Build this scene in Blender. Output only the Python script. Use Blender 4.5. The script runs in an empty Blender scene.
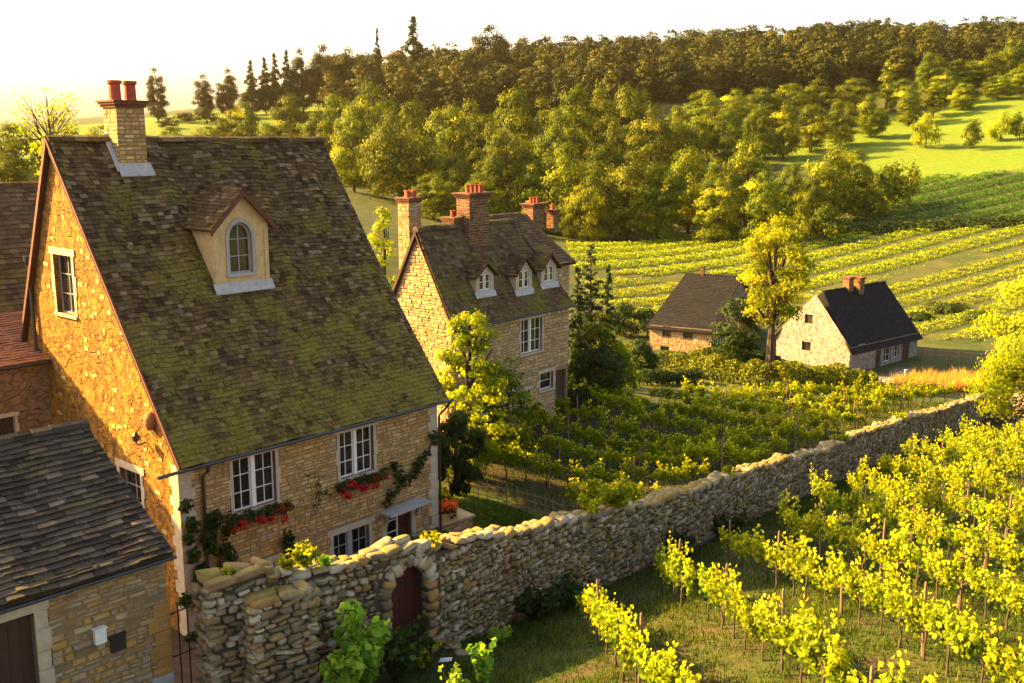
import bpy, math, random
import numpy as np
from mathutils import Vector, Matrix
from mathutils.geometry import tessellate_polygon
R = math.radians
scene = bpy.context.scene
COL = scene.collection
# ------------------------------------------------------------------ camera, sky, sun, exposure
F, PITCH, CAMZ = 1050.0, R(11.0), 14.5
cd = bpy.data.cameras.new("camera"); cam = bpy.data.objects.new("camera", cd); COL.objects.link(cam)
cam.location = (0, 0, CAMZ); cam.rotation_euler = (R(90) - PITCH, 0, 0)
cd.sensor_width = 36; cd.lens = 36 * F / 1024; cd.clip_end = 6000; cd.clip_start = .2
scene.camera = cam
SUN_AZ, SUN_EL = -75.0, 27.0
world = bpy.data.worlds.new("World"); scene.world = world; world.use_nodes = True
wn = world.node_tree; bg = wn.nodes["Background"]
sky = wn.nodes.new("ShaderNodeTexSky"); sky.sky_type = 'NISHITA'; sky.sun_disc = False
sky.sun_elevation = R(SUN_EL); sky.sun_rotation = R(SUN_AZ); sky.dust_density = 4.0; sky.air_density = 1.0; sky.ozone_density = .6
tint = wn.nodes.new("ShaderNodeMix"); tint.data_type = 'RGBA'; tint.blend_type = 'MULTIPLY'; tint.inputs[0].default_value = 1.0
tint.inputs[7].default_value = (1.0, .88, .80, 1)
wn.links.new(sky.outputs[0], tint.inputs[6]); wn.links.new(tint.outputs[2], bg.inputs[0]); bg.inputs[1].default_value = .08
sd = bpy.data.lights.new("sun", 'SUN'); sun = bpy.data.objects.new("sun", sd); COL.objects.link(sun)
sd.energy = 5.0; sd.angle = R(.6); sd.color = (1.0, .62, .16)
sv = Vector((math.sin(R(SUN_AZ)) * math.cos(R(SUN_EL)), math.cos(R(SUN_AZ)) * math.cos(R(SUN_EL)), math.sin(R(SUN_EL))))
sun.rotation_euler = (-sv).to_track_quat('-Z', 'Y').to_euler(); sun.location = sv * 200
vs = scene.view_settings; vs.view_transform = 'Standard'; vs.look = 'None'; vs.gamma = 1; vs.exposure = 2.85; vs.use_curve_mapping = False
cy = scene.cycles; cy.max_bounces = 6; cy.diffuse_bounces = 3; cy.glossy_bounces = 2; cy.transmission_bounces = 4; cy.volume_bounces = 0
cy.transparent_max_bounces = 4; cy.use_denoising = True; cy.caustics_reflective = False; cy.caustics_refractive = False

# ------------------------------------------------------------------ helpers
def at(px, py, Y):
    cx, cy_ = (px - 512) / F, -(py - 341.5) / F
    d = Vector((cx, math.cos(PITCH) + cy_ * math.sin(PITCH), -math.sin(PITCH) + cy_ * math.cos(PITCH)))
    return Vector((0, 0, CAMZ)) + d * (Y / d.y)
def ray(px, py):
    return at(px, py, 1.0) - Vector((0, 0, CAMZ))
def proj(p):
    x, y, z = p[0], p[1], p[2] - CAMZ
    dep = y * math.cos(PITCH) - z * math.sin(PITCH); up = y * math.sin(PITCH) + z * math.cos(PITCH)
    return 512 + F * x / dep, 341.5 - F * up / dep
def link(o, parent=None):
    COL.objects.link(o)
    if parent: o.parent = parent
    return o
def tag(o, label, cat, group=None, kind=None):
    if label: o["label"] = label
    if cat: o["category"] = cat
    if group: o["group"] = group
    if kind: o["kind"] = kind
    return o
def empty(name, loc, rz=0, label=None, cat=None, group=None):
    o = bpy.data.objects.new(name, None); o.location = loc; o.rotation_euler = (0, 0, rz); o.empty_display_size = .3
    link(o); tag(o, label, cat, group); return o
def copy_tree(o, parent=None):
    c = o.copy(); COL.objects.link(c)
    if parent: c.parent = parent
    for ch in o.children: copy_tree(ch, c)
    return c
ORD = ["first", "second", "third", "fourth", "fifth", "sixth", "seventh", "eighth", "ninth", "tenth", "eleventh", "twelfth", "thirteenth",
       "fourteenth", "fifteenth", "sixteenth", "seventeenth", "eighteenth", "nineteenth", "twentieth"]
def ordn(i):
    if i < 20: return ORD[i]
    tens = {2: "twenty", 3: "thirty", 4: "forty", 5: "fifty", 6: "sixty"}[(i + 1) // 10]
    r = (i + 1) % 10
    return tens[:-1] + "ieth" if r == 0 else tens + "-" + ORD[r - 1]

class MB:
    def __init__(s): s.v = []; s.f = []; s.m = []; s.t = []
    def add(s, vs, fs, m=0, t=.5):
        b = len(s.v); s.v.extend([tuple(x) for x in vs])
        for q in fs: s.f.append([b + i for i in q]); s.m.append(m); s.t.append(t)
    def quad(s, a, b, c, d, m=0, t=.5): s.add([a, b, c, d], [(0, 1, 2, 3)], m, t)
    def hexa(s, p, m=0, t=.5):      # 8 points: bottom 0-3, top 4-7
        s.add(p, [(3, 2, 1, 0), (4, 5, 6, 7), (0, 1, 5, 4), (1, 2, 6, 5), (2, 3, 7, 6), (3, 0, 4, 7)], m, t)
    def box(s, x0, x1, y0, y1, z0, z1, m=0, t=.5):
        s.hexa([(x0, y0, z0), (x1, y0, z0), (x1, y1, z0), (x0, y1, z0), (x0, y0, z1), (x1, y0, z1), (x1, y1, z1), (x0, y1, z1)], m, t)
    def tube(s, pts, rad, n=6, m=0, t=.5, cap=True):
        pts = [Vector(p) for p in pts]
        if not hasattr(rad, '__len__'): rad = [rad] * len(pts)
        b = len(s.v)
        for i, p in enumerate(pts):
            d = (pts[min(i + 1, len(pts) - 1)] - pts[max(i - 1, 0)]).normalized()
            a = d.cross(Vector((0, 0, 1)) if abs(d.z) < .9 else Vector((1, 0, 0))).normalized(); c = d.cross(a)
            for k in range(n):
                g = 2 * math.pi * k / n; s.v.append(tuple(p + (a * math.cos(g) + c * math.sin(g)) * rad[i]))
        for i in range(len(pts) - 1):
            for k in range(n):
                k2 = (k + 1) % n; s.f.append([b + i * n + k, b + i * n + k2, b + (i + 1) * n + k2, b + (i + 1) * n + k]); s.m.append(m); s.t.append(t)
        if cap:
            for e in (0, len(pts) - 1):
                s.f.append([b + e * n + k for k in range(n)]); s.m.append(m); s.t.append(t)
    def lathe(s, c, prof, n=12, m=0, t=.5):
        b = len(s.v)
        for r, z in prof:
            for k in range(n):
                g = 2 * math.pi * k / n; s.v.append((c[0] + r * math.cos(g), c[1] + r * math.sin(g), c[2] + z))
        for i in range(len(prof) - 1):
            for k in range(n):
                k2 = (k + 1) % n; s.f.append([b + i * n + k, b + i * n + k2, b + (i + 1) * n + k2, b + (i + 1) * n + k]); s.m.append(m); s.t.append(t)
    def build(s, name, mats, parent=None, smooth=False):
        me = bpy.data.meshes.new(name); me.from_pydata(s.v, [], s.f)
        if not isinstance(mats, (list, tuple)): mats = [mats]
        for m in mats: me.materials.append(m)
        if len(mats) > 1: me.polygons.foreach_set("material_index", s.m)
        a = me.attributes.new("t", 'FLOAT', 'FACE'); a.data.foreach_set("value", s.t)
        if smooth: me.polygons.foreach_set("use_smooth", [True] * len(s.f))
        o = bpy.data.objects.new(name, me); return link(o, parent)

def np_mesh(name, V, Fq, t, mats, parent=None, smooth=False, mi=None):
    """V (n,3), Fq (m,4) int, t (m,)"""
    me = bpy.data.meshes.new(name); n, m = len(V), len(Fq)
    me.vertices.add(n); me.vertices.foreach_set("co", np.ascontiguousarray(V, dtype=np.float32).ravel())
    k = Fq.shape[1]
    me.loops.add(m * k); me.loops.foreach_set("vertex_index", Fq.astype(np.int32).ravel())
    me.polygons.add(m); me.polygons.foreach_set("loop_start", np.arange(0, m * k, k, dtype=np.int32))
    me.polygons.foreach_set("loop_total", np.full(m, k, dtype=np.int32))
    for q in (mats if isinstance(mats, (list, tuple)) else [mats]): me.materials.append(q)
    if mi is not None: me.polygons.foreach_set("material_index", mi.astype(np.int32))
    me.update(calc_edges=True)
    a = me.attributes.new("t", 'FLOAT', 'FACE'); a.data.foreach_set("value", np.asarray(t, dtype=np.float32))
    if smooth: me.polygons.foreach_set("use_smooth", np.ones(m, dtype=bool))
    o = bpy.data.objects.new(name, me); return link(o, parent)

def leaf_geo(C, N, size, rng, aspect=.62, jit=.45):
    """rhombus leaves: C centres (n,3), N normals, size scalar/array"""
    n = len(C); N = N + rng.normal(0, jit, (n, 3)); N /= np.linalg.norm(N, axis=1, keepdims=True) + 1e-9
    T = rng.normal(0, 1, (n, 3)); T -= (T * N).sum(1, keepdims=True) * N; T /= np.linalg.norm(T, axis=1, keepdims=True) + 1e-9
    B = np.cross(N, T); s = (np.asarray(size) * rng.uniform(.7, 1.3, n)).reshape(-1, 1)
    V = np.stack([C - T * s * .5, C + B * s * aspect * .5 + N * s * .12, C + T * s * .5, C - B * s * aspect * .5 + N * s * .12], 1).reshape(-1, 3)
    return V, np.arange(n * 4).reshape(-1, 4)

# ------------------------------------------------------------------ materials
def leaf_geo2(C, N, size, rng, jit=.4):
    """broad lobed leaves folded along the midrib, two quads each"""
    n = len(C); N = N + rng.normal(0, jit, (n, 3)); N /= np.linalg.norm(N, axis=1, keepdims=True) + 1e-9
    T = rng.normal(0, 1, (n, 3)); T[:, 2] -= .5; T -= (T * N).sum(1, keepdims=True) * N; T /= np.linalg.norm(T, axis=1, keepdims=True) + 1e-9
    B = np.cross(N, T); s = (np.asarray(size) * rng.uniform(.6, 1.35, n)).reshape(-1, 1); f = rng.uniform(.05, .3, (n, 1))
    V = np.stack([C - T * s * .42, C + T * s * .6, C - T * s * .3 + B * s * .38 + N * s * f * .7, C + T * s * .12 + B * s * .52 + N * s * f,
                  C - T * s * .3 - B * s * .38 + N * s * f * .7, C + T * s * .12 - B * s * .52 + N * s * f], 1).reshape(-1, 3)
    b = (np.arange(n) * 6)[:, None]; return V, np.concatenate([b + [0, 2, 3, 1], b + [0, 1, 5, 4]], 1).reshape(-1, 4)

class NT:
    def __init__(s, name):
        s.mat = bpy.data.materials.new(name); s.mat.use_nodes = True; s.nt = s.mat.node_tree; s.nt.nodes.clear()
        s.out = s.n("OutputMaterial")
    def n(s, t, **kw):
        x = s.nt.nodes.new("ShaderNode" + t)
        for k, v in kw.items(): setattr(x, k, v)
        return x
    def l(s, a, b): s.nt.links.new(a, b)
    def coord(s, kind="Object"): return s.n("TexCoord").outputs[kind]
    def mapping(s, v, scale=(1, 1, 1), loc=(0, 0, 0)):
        m = s.n("Mapping"); m.inputs["Scale"].default_value = scale; m.inputs["Location"].default_value = loc; s.l(v, m.inputs[0]); return m.outputs[0]
    def noise(s, v, sc, det=4, rough=.6, dist=0):
        x = s.n("TexNoise"); x.inputs["Scale"].default_value = sc; x.inputs["Detail"].default_value = det
        x.inputs["Roughness"].default_value = rough; x.inputs["Distortion"].default_value = dist
        if v is not None: s.l(v, x.inputs["Vector"])
        return x.outputs["Fac"]
    def ramp(s, f, stops, interp='LINEAR'):
        r = s.n("ValToRGB"); r.color_ramp.interpolation = interp; e = r.color_ramp.elements
        while len(e) < len(stops): e.new(.5)
        for i, (p, c) in enumerate(stops):
            e[i].position = p; e[i].color = (c[0], c[1], c[2], 1) if hasattr(c, '__len__') else (c, c, c, 1)
        s.l(f, r.inputs[0]); return r.outputs[0]
    def mix(s, f, a, b, mode='MIX'):
        m = s.n("Mix"); m.data_type = 'RGBA'; m.blend_type = mode
        if isinstance(f, (int, float)): m.inputs[0].default_value = f
        else: s.l(f, m.inputs[0])
        for i, x in ((6, a), (7, b)):
            if isinstance(x, (tuple, list)): m.inputs[i].default_value = (x[0], x[1], x[2], 1)
            else: s.l(x, m.inputs[i])
        return m.outputs[2]
    def math(s, op, a, b=0.0):
        m = s.n("Math"); m.operation = op
        for i, x in ((0, a), (1, b)):
            if isinstance(x, (int, float)): m.inputs[i].default_value = x
            else: s.l(x, m.inputs[i])
        return m.outputs[0]
    def attr(s, name="t"):
        a = s.n("Attribute"); a.attribute_name = name; return a.outputs["Fac"]
    def rnd(s): return s.n("ObjectInfo").outputs["Random"]
    def pbr(s, col, rough=.85, bump=None, bstr=.4, bdist=.02, metal=0, spec=.3):
        p = s.n("BsdfPrincipled")
        if isinstance(col, (tuple, list)): p.inputs["Base Color"].default_value = (col[0], col[1], col[2], 1)
        else: s.l(col, p.inputs["Base Color"])
        if isinstance(rough, (int, float)): p.inputs["Roughness"].default_value = rough
        else: s.l(rough, p.inputs["Roughness"])
        p.inputs["Metallic"].default_value = metal; p.inputs["Specular IOR Level"].default_value = spec
        if bump is not None:
            b = s.n("Bump"); b.inputs["Strength"].default_value = bstr; b.inputs["Distance"].default_value = bdist
            s.l(bump, b.inputs["Height"]); s.l(b.outputs[0], p.inputs["Normal"])
        s.l(p.outputs[0], s.out.inputs[0]); return s.mat

def m_leaf(name, c1, c2, c3=None, tr=.5, var=.35, tcol=None):
    k = NT(name); t = k.attr(); c3 = c3 or c2
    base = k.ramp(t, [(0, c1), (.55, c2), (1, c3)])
    hv = k.n("HueSaturation"); k.l(base, hv.inputs["Color"])
    r = k.rnd(); k.l(k.math('ADD', k.math('MULTIPLY', r, var), 1 - var / 2), hv.inputs["Value"])
    k.l(k.math('ADD', k.math('MULTIPLY', k.math('FRACT', k.math('MULTIPLY', r, 7.3)), .022), .493), hv.inputs["Hue"])
    col = hv.outputs[0]
    d = k.n("BsdfPrincipled"); k.l(col, d.inputs["Base Color"]); d.inputs["Roughness"].default_value = .65; d.inputs["Specular IOR Level"].default_value = .07
    tl = k.n("BsdfTranslucent"); k.l(k.mix(1.0, col, tcol or (1.9, 1.75, .55), 'MULTIPLY'), tl.inputs[0])
    ms = k.n("MixShader"); ms.inputs[0].default_value = tr; k.l(d.outputs[0], ms.inputs[1]); k.l(tl.outputs[0], ms.inputs[2])
    k.l(ms.outputs[0], k.out.inputs[0]); return k.mat

def m_tile(name, cols, moss, mossamt=.5, z0=0, z1=10, lich=(.32, .30, .26)):
    k = NT(name); t = k.attr(); o = k.coord()
    base = k.ramp(t, [(i / (len(cols) - 1), c) for i, c in enumerate(cols)])
    fine = k.noise(o, 14, 6, .7); base = k.mix(.55, base, k.ramp(fine, [(.3, .35), (.7, 1.0)]), 'MULTIPLY')
    big = k.noise(o, .6, 3, .6); mid = k.noise(o, 8.5, 6, .8)
    sep = k.n("SeparateXYZ"); k.l(o, sep.inputs[0])
    mr = k.n("MapRange"); k.l(sep.outputs[2], mr.inputs[0]); mr.inputs[1].default_value = z0; mr.inputs[2].default_value = z1
    mr.inputs[3].default_value = .06; mr.inputs[4].default_value = -.05
    f = k.math('ADD', k.math('ADD', k.math('MULTIPLY', big, .5), k.math('MULTIPLY', mid, .6)), mr.outputs[0])
    f = k.math('ADD', f, k.math('MULTIPLY', t, .06))
    mf = k.ramp(f, [(.66 - mossamt * .22, 0), (.76 - mossamt * .2, 1)])
    mc = k.mix(k.noise(o, 9, 4, .7), moss[0], moss[1])
    c = k.mix(mf, base, mc)
    lf = k.ramp(k.noise(k.mapping(o, loc=(7, 3, 1)), 4.5, 8, .85), [(.60, 0), (.66, 1)])
    c = k.mix(k.math('MULTIPLY', lf, .55), c, lich)
    return k.pbr(c, .9, k.math('ADD', fine, k.math('MULTIPLY', mf, .5)), .7, .02, spec=.15)

def m_block(name, cols, dirt=.5, fine_sc=22, rough=.92, moss=None, scale=1):
    """stone blocks: per-block tint with mottling"""
    k = NT(name); t = k.attr(); o = k.coord()
    c = k.ramp(t, [(i / (len(cols) - 1), x) for i, x in enumerate(cols)])
    n1 = k.noise(o, fine_sc, 8, .75); n2 = k.noise(o, 1.6 * scale, 5, .65); n3 = k.noise(k.mapping(o, loc=(4, 9, 2)), 5 * scale, 6, .7)
    c = k.mix(.7, c, k.ramp(n1, [(.25, .5), (.6, 1.0), (.8, 1.15)]), 'MULTIPLY')
    c = k.mix(dirt, c, k.ramp(n2, [(.35, (.42, .36, .30)), (.6, (1, 1, 1))]), 'MULTIPLY')
    c = k.mix(k.math('MULTIPLY', k.ramp(n3, [(.58, 0), (.66, 1)]), .5), c, (.10, .085, .06))
    if moss:
        g = k.n("NewGeometry"); sp = k.n("SeparateXYZ"); k.l(g.outputs["Normal"], sp.inputs[0])
        f = k.math('MULTIPLY', k.ramp(sp.outputs[2], [(.35, 0), (.8, 1)]), k.ramp(n3, [(.38, 0), (.55, 1)]))
        c = k.mix(f, c, moss)
    return k.pbr(c, rough, n1, .6, .03, spec=.2)

def m_render(name, c1, c2, c3):
    """lime render with patches of exposed stone"""
    k = NT(name); o = k.coord(); sp = k.n("SeparateXYZ"); k.l(o, sp.inputs[0])
    cb = k.n("CombineXYZ"); k.l(k.math('ADD', sp.outputs[0], sp.outputs[1]), cb.inputs[0]); k.l(k.math('MULTIPLY', sp.outputs[2], 1.7), cb.inputs[1])
    dn = k.n("TexNoise"); dn.inputs["Scale"].default_value = 2.5; k.l(cb.outputs[0], dn.inputs["Vector"])
    v = k.n("VectorMath"); v.operation = 'MULTIPLY_ADD'; k.l(dn.outputs["Color"], v.inputs[0]); v.inputs[1].default_value = (.35, .35, 0); k.l(cb.outputs[0], v.inputs[2])
    vo = k.n("TexVoronoi"); vo.feature = 'DISTANCE_TO_EDGE'; vo.inputs["Scale"].default_value = 2.6; k.l(v.outputs[0], vo.inputs["Vector"])
    vc = k.n("TexVoronoi"); vc.inputs["Scale"].default_value = 2.6; k.l(v.outputs[0], vc.inputs["Vector"])
    big = k.noise(o, .8, 6, .7); fine = k.noise(o, 18, 8, .75); med = k.noise(o, 3.2, 8, .75)
    c = k.mix(k.ramp(big, [(.35, 0), (.65, 1)]), c1, c2)
    c = k.mix(k.ramp(med, [(.44, 0), (.64, 1)]), c, c3)
    sc = k.mix(.55, c, vc.outputs["Color"], 'MULTIPLY'); hs = k.n("HueSaturation"); hs.inputs["Saturation"].default_value = .8; k.l(sc, hs.inputs["Color"])
    show = k.ramp(k.noise(k.mapping(o, loc=(3, 1, 5)), 1.1, 5, .7), [(.42, 0), (.52, 1)])
    edge = k.ramp(vo.outputs["Distance"], [(0, 0), (.07, 1)])
    c = k.mix(k.math('MULTIPLY', show, .28), c, k.mix(edge, (.13, .09, .05), c))
    c = k.mix(.6, c, k.ramp(fine, [(.3, .6), (.65, 1.08)]), 'MULTIPLY')
    h = k.math('ADD', k.math('MULTIPLY', k.math('MULTIPLY', edge, show), .9), k.math('ADD', k.math('MULTIPLY', fine, .5), med))
    return k.pbr(c, .95, h, 1.0, .06, spec=.1)

def m_plain(name, c, rough=.7, var=.3, sc=8, metal=0, spec=.3, bs=.15):
    k = NT(name); o = k.coord(); n = k.noise(o, sc, 6, .7)
    return k.pbr(k.mix(1.0, c, k.ramp(n, [(.25, 1 - var), (.75, 1 + var * .3)]), 'MULTIPLY'), rough, n, bs, .01, metal, spec)

M = {}
M['leaf_vine'] = m_leaf("vine_leaf", (.035, .075, .005), (.18, .225, .007), (.47, .44, .013), .5, .25, (2.1, 1.9, .22))
M['leaf_tree'] = m_leaf("tree_leaf", (.016, .034, .003), (.09, .115, .005), (.32, .32, .010), .22, .6, (2.1, 1.8, .2))
M['leaf_forest'] = m_leaf("forest_leaf", (.010, .018, .004), (.028, .036, .006), (.09, .085, .010), .15, .6, (2.2, 1.5, .35))
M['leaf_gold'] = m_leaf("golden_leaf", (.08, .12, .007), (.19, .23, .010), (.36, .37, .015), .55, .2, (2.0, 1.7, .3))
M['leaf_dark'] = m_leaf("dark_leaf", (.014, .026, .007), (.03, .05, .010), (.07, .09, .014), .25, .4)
M['leaf_bright'] = m_leaf("bright_leaf", (.10, .20, .02), (.18, .30, .03), (.28, .36, .05), .5, .2)
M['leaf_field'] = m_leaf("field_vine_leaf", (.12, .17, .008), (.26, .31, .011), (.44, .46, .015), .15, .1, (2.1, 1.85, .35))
M['leaf_plot_shaded'] = m_leaf("shaded_vine_leaf", (.03, .075, .010), (.05, .12, .014), (.09, .17, .02), .2, .1)  # tree shade over the upper plot is painted in as darker leaves
M['needle'] = m_leaf("conifer_needle", (.018, .032, .012), (.03, .045, .014), (.045, .06, .018), .15, .4)
M['petal_red'] = m_leaf("red_petal", (.35, .01, .01), (.55, .03, .02), (.45, .02, .03), .35, .1, (1.3, .8, .6))
M['petal_orange'] = m_leaf("orange_petal", (.6, .08, .02), (.75, .16, .03), (.7, .1, .02), .35, .1, (1.3, .9, .5))
M['bark'] = m_plain("bark", (.075, .05, .032), .95, .5, 12, bs=.6)
M['vine_wood'] = m_plain("vine_wood", (.06, .04, .028), .95, .5, 30, bs=.6)
M['post'] = m_plain("post_wood", (.22, .14, .08), .9, .5, 14, bs=.5)
M['wattle'] = m_plain("wattle_wood", (.24, .17, .11), .9, .5, 10, bs=.4)
TC = [(.036, .02, .008), (.09, .05, .02), (.15, .088, .036), (.058, .036, .016), (.28, .19, .10)]
M['tile_main'] = m_tile("mossy_stone_tile", TC, ((.11, .09, .012), (.21, .165, .025)), .44, 5, 14)
M['tile_out'] = m_tile("grey_stone_tile", [(.022, .017, .012), (.045, .034, .024), (.085, .064, .044), (.034, .027, .02), (.16, .12, .08)], ((.07, .075, .015), (.11, .10, .03)), .2, 0, 10)
M['tile_brown'] = m_tile("brown_clay_tile", [(.06, .034, .016), (.10, .058, .026), (.14, .085, .042), (.08, .05, .027), (.20, .13, .07)], ((.10, .085, .012), (.15, .12, .02)), .4, 4, 12)
M['tile_dark'] = m_tile("dark_slate", [(.007, .007, .008), (.012, .011, .012), (.018, .016, .017), (.009, .009, .010)], ((.02, .02, .01), (.03, .028, .012)), -.5, 0, 10, (.028, .026, .026))
M['tile_orange'] = m_tile("orange_clay_tile", [(.28, .10, .04), (.36, .15, .06), (.30, .13, .07), (.22, .09, .045)], ((.12, .10, .03), (.16, .13, .04)), .05, 0, 10)
M['stone_main'] = m_block("golden_rubble_stone", [(.38, .22, .07), (.56, .35, .12), (.68, .47, .20), (.46, .25, .065), (.62, .38, .11), (.42, .30, .16)], .55)
M['stone_out'] = m_block("ochre_rubble_stone", [(.24, .16, .08), (.40, .27, .13), (.52, .38, .20), (.42, .22, .06), (.54, .31, .08), (.34, .26, .17), (.48, .39, .26)], .5)
M['stone_house2'] = m_block("pale_ochre_stone", [(.38, .25, .11), (.50, .34, .16), (.58, .42, .22), (.43, .27, .11)], .4)
M['rubble'] = m_block("dry_rubble_stone", [(.13, .09, .05), (.28, .20, .12), (.44, .34, .22), (.38, .22, .08), (.20, .155, .11), (.62, .52, .38), (.09, .06, .035)], .7, 18, .95, (.17, .14, .03))
M['mortar'] = m_plain("lime_mortar", (.26, .17, .08), .95, .5, 6, bs=.5)
M['mortar_dark'] = m_plain("earth_mortar", (.07, .052, .036), .98, .5, 5, bs=.5)
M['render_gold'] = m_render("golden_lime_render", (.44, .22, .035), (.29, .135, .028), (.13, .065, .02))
M['render_shed'] = m_render("brown_lime_render", (.34, .20, .10), (.26, .15, .075), (.20, .12, .07))
M['render_tan'] = m_render("tan_lime_render", (.34, .24, .14), (.28, .19, .11), (.20, .15, .10))
M['render_dormer'] = m_plain("dormer_render", (.55, .38, .17), .9, .35, 4)
M['white_render'] = m_render("whitewashed_render", (.36, .33, .29), (.26, .23, .20), (.14, .12, .10))
M['dressed'] = m_plain("dressed_limestone", (.46, .37, .25), .9, .35, 5, bs=.3)
M['dressed_grey'] = m_plain("grey_dressed_stone", (.36, .33, .29), .9, .35, 5, bs=.3)
M['white_paint'] = m_plain("white_paint", (.72, .69, .63), .5, .15, 9)
M['grey_paint'] = m_plain("grey_paint", (.30, .29, .28), .6, .2, 9)
M['black_metal'] = m_plain("black_iron", (.02, .017, .016), .45, .3, 9, spec=.5)
M['lead'] = m_plain("lead_flashing", (.40, .37, .34), .6, .4, 5)
M['brick'] = m_block("chimney_brick", [(.11, .045, .026), (.17, .065, .034), (.22, .10, .05), (.09, .042, .028), (.22, .13, .075)], .6, 20)
M['terracotta'] = m_plain("terracotta", (.38, .06, .03), .75, .35, 9)
M['wood_red'] = m_plain("dark_red_door_wood", (.075, .016, .012), .6, .5, 10)
M['wood_brown'] = m_plain("dark_brown_wood", (.06, .03, .018), .8, .4, 10)
M['verge'] = m_plain("red_brown_verge_board", (.14, .045, .028), .8, .45, 6)
M['soil'] = m_plain("soil", (.08, .055, .035), 1, .5, 3)
M['paper'] = m_plain("white_paper", (.75, .74, .72), .8, .1, 5)
def m_glass():
    k = NT("dark_window_glass"); o = k.coord(); n = k.noise(o, 1.3, 2, .5)
    c = k.ramp(k.noise(o, .9, 2, .5), [(.4, (.006, .007, .008)), (.65, (.03, .028, .022))])
    return k.pbr(c, .06, n, .12, .02, spec=.9)
M['glass'] = m_glass()
def m_ground():
    k = NT("ground_cover"); o = k.coord(); s = k.attr("soil"); lw = k.attr("lush"); p = k.attr("path")
    n1 = k.noise(o, .35, 6, .65); n2 = k.noise(o, 3.0, 8, .75); n3 = k.noise(o, .05, 4, .6)
    g = k.mix(k.ramp(n2, [(.35, 0), (.65, 1)]), (.02, .036, .008), (.05, .07, .014))
    g = k.mix(k.ramp(n1, [(.4, 0), (.65, 1)]), g, (.075, .07, .02))
    lush = k.mix(k.ramp(k.noise(o, .8, 10, .8), [(.38, 0), (.62, 1)]), (.07, .125, .008), (.14, .19, .012))
    lush = k.mix(k.math('MULTIPLY', k.ramp(n3, [(.4, 0), (.6, 1)]), .4), lush, (.11, .14, .015))
    g = k.mix(lw, g, lush)
    so = k.mix(k.ramp(n2, [(.3, 0), (.7, 1)]), (.035, .023, .014), (.10, .065, .04))
    f = k.ramp(k.math('ADD', k.math('MULTIPLY', s, .9), k.math('MULTIPLY', k.math('SUBTRACT', k.noise(o, 1.1, 6, .7), .5), 1.3)), [(.42, 0), (.6, 1)])
    c = k.mix(f, g, so)
    c = k.mix(p, c, k.mix(n2, (.20, .16, .11), (.36, .30, .22)))
    return k.pbr(c, .95, k.math('ADD', n2, n1), .6, .08, spec=.1)
M['ground'] = m_ground()

# ------------------------------------------------------------------ terrain
WALL_PX = [(213, 592, 19.9), (410, 552, 23.0), (560, 525, 27.5), (700, 490, 34.0), (850, 440, 48.0), (985, 395, 68.0)]
WALL = [at(*p) for p in WALL_PX]                    # front face, top
def rbf(P):
    P = np.array([[p[0], p[1], p[2]] for p in P], float); X = P[:, :2]; c = 5.0
    D = np.sqrt(((X[:, None] - X[None]) ** 2).sum(-1) + c * c)
    n = len(P); A = np.zeros((n + 3, n + 3)); A[:n, :n] = D + np.eye(n) * -.02; A[:n, n] = 1; A[:n, n + 1:] = X; A[n, :n] = 1; A[n + 1:, :n] = X.T
    w = np.linalg.solve(A, np.concatenate([P[:, 2], np.zeros(3)]))
    def f(x, y):
        x = np.atleast_1d(np.asarray(x, float)); y = np.atleast_1d(np.asarray(y, float))
        D = np.sqrt((x[:, None] - X[None, :, 0]) ** 2 + (y[:, None] - X[None, :, 1]) ** 2 + c * c)
        return D @ w[:n] + w[n] + x * w[n + 1] + y * w[n + 2]
    return f
PA = [at(*p) for p in [(430, 655, 23.3), (560, 605, 27.5), (700, 545, 34), (850, 478, 48), (985, 424, 68), (512, 683, 20.8), (700, 683, 19.5),
      (850, 640, 21), (1024, 683, 18), (1024, 600, 24), (1024, 520, 34), (1024, 470, 43), (1024, 436, 58)]] + [(0, 5, 5.0), (15, 5, 5.8), (35, 20, 5), (50, 40, 3), (-3, 10, 4.6)]
PB = [at(*p) for p in [(480, 507, 40), (590, 527, 39), (620, 450, 50), (800, 418, 60), (700, 375, 77), (930, 404, 68), (700, 487, 42), (572, 418, 52), (500, 446, 47),
      (660, 352, 92), (780, 365, 86), (918, 358, 90), (1010, 385, 80), (850, 383, 80), (640, 380, 76),
      (650, 300, 125), (900, 300, 120), (1024, 300, 115), (600, 238, 190), (850, 226, 180), (1024, 224, 170), (1024, 172, 230), (1024, 104, 305), (900, 127, 300),
      (780, 150, 280), (800, 98, 350), (800, 62, 450), (1024, 50, 430), (660, 110, 340), (500, 76, 450), (350, 92, 450), (200, 110, 400), (100, 124, 400), (-50, 132, 420),
      (450, 190, 260), (300, 185, 200), (200, 128, 300), (60, 205, 120), (380, 292, 110), (-100, 300, 60), (1300, 120, 300), (1300, 330, 90)]]
PB += [(-10, 30, 0), (-2, 36, 0), (-14, 36, .3), (-16, 30, .5), (-10, 44, .5), (-4.6, 23.5, .2), (-7, 19, 3.4), (-9.5, 16, 3.6), (-10, 5, 4), (0, 30, 0), (3, 35, -.2), (-30, 20, 2), (-30, 0, 4), (-28, 60, -.5), (-60, 110, -2), (-90, 60, 2), (-12, 62, -.2),
       (600, 600, 30), (-600, 600, 8), (0, 800, 38), (300, 0, 0), (-300, 0, 6), (-300, 200, 4), (0, -200, 6), (400, 300, 32)]
fA, fB = rbf(PA), rbf(PB)
POLYA = [(p.x, p.y) for p in WALL] + [(33.2, 67.4), (60, 66), (70, -40), (-2.4, -40), (-3.4, 14), (-5.3, 18.7)]
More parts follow.
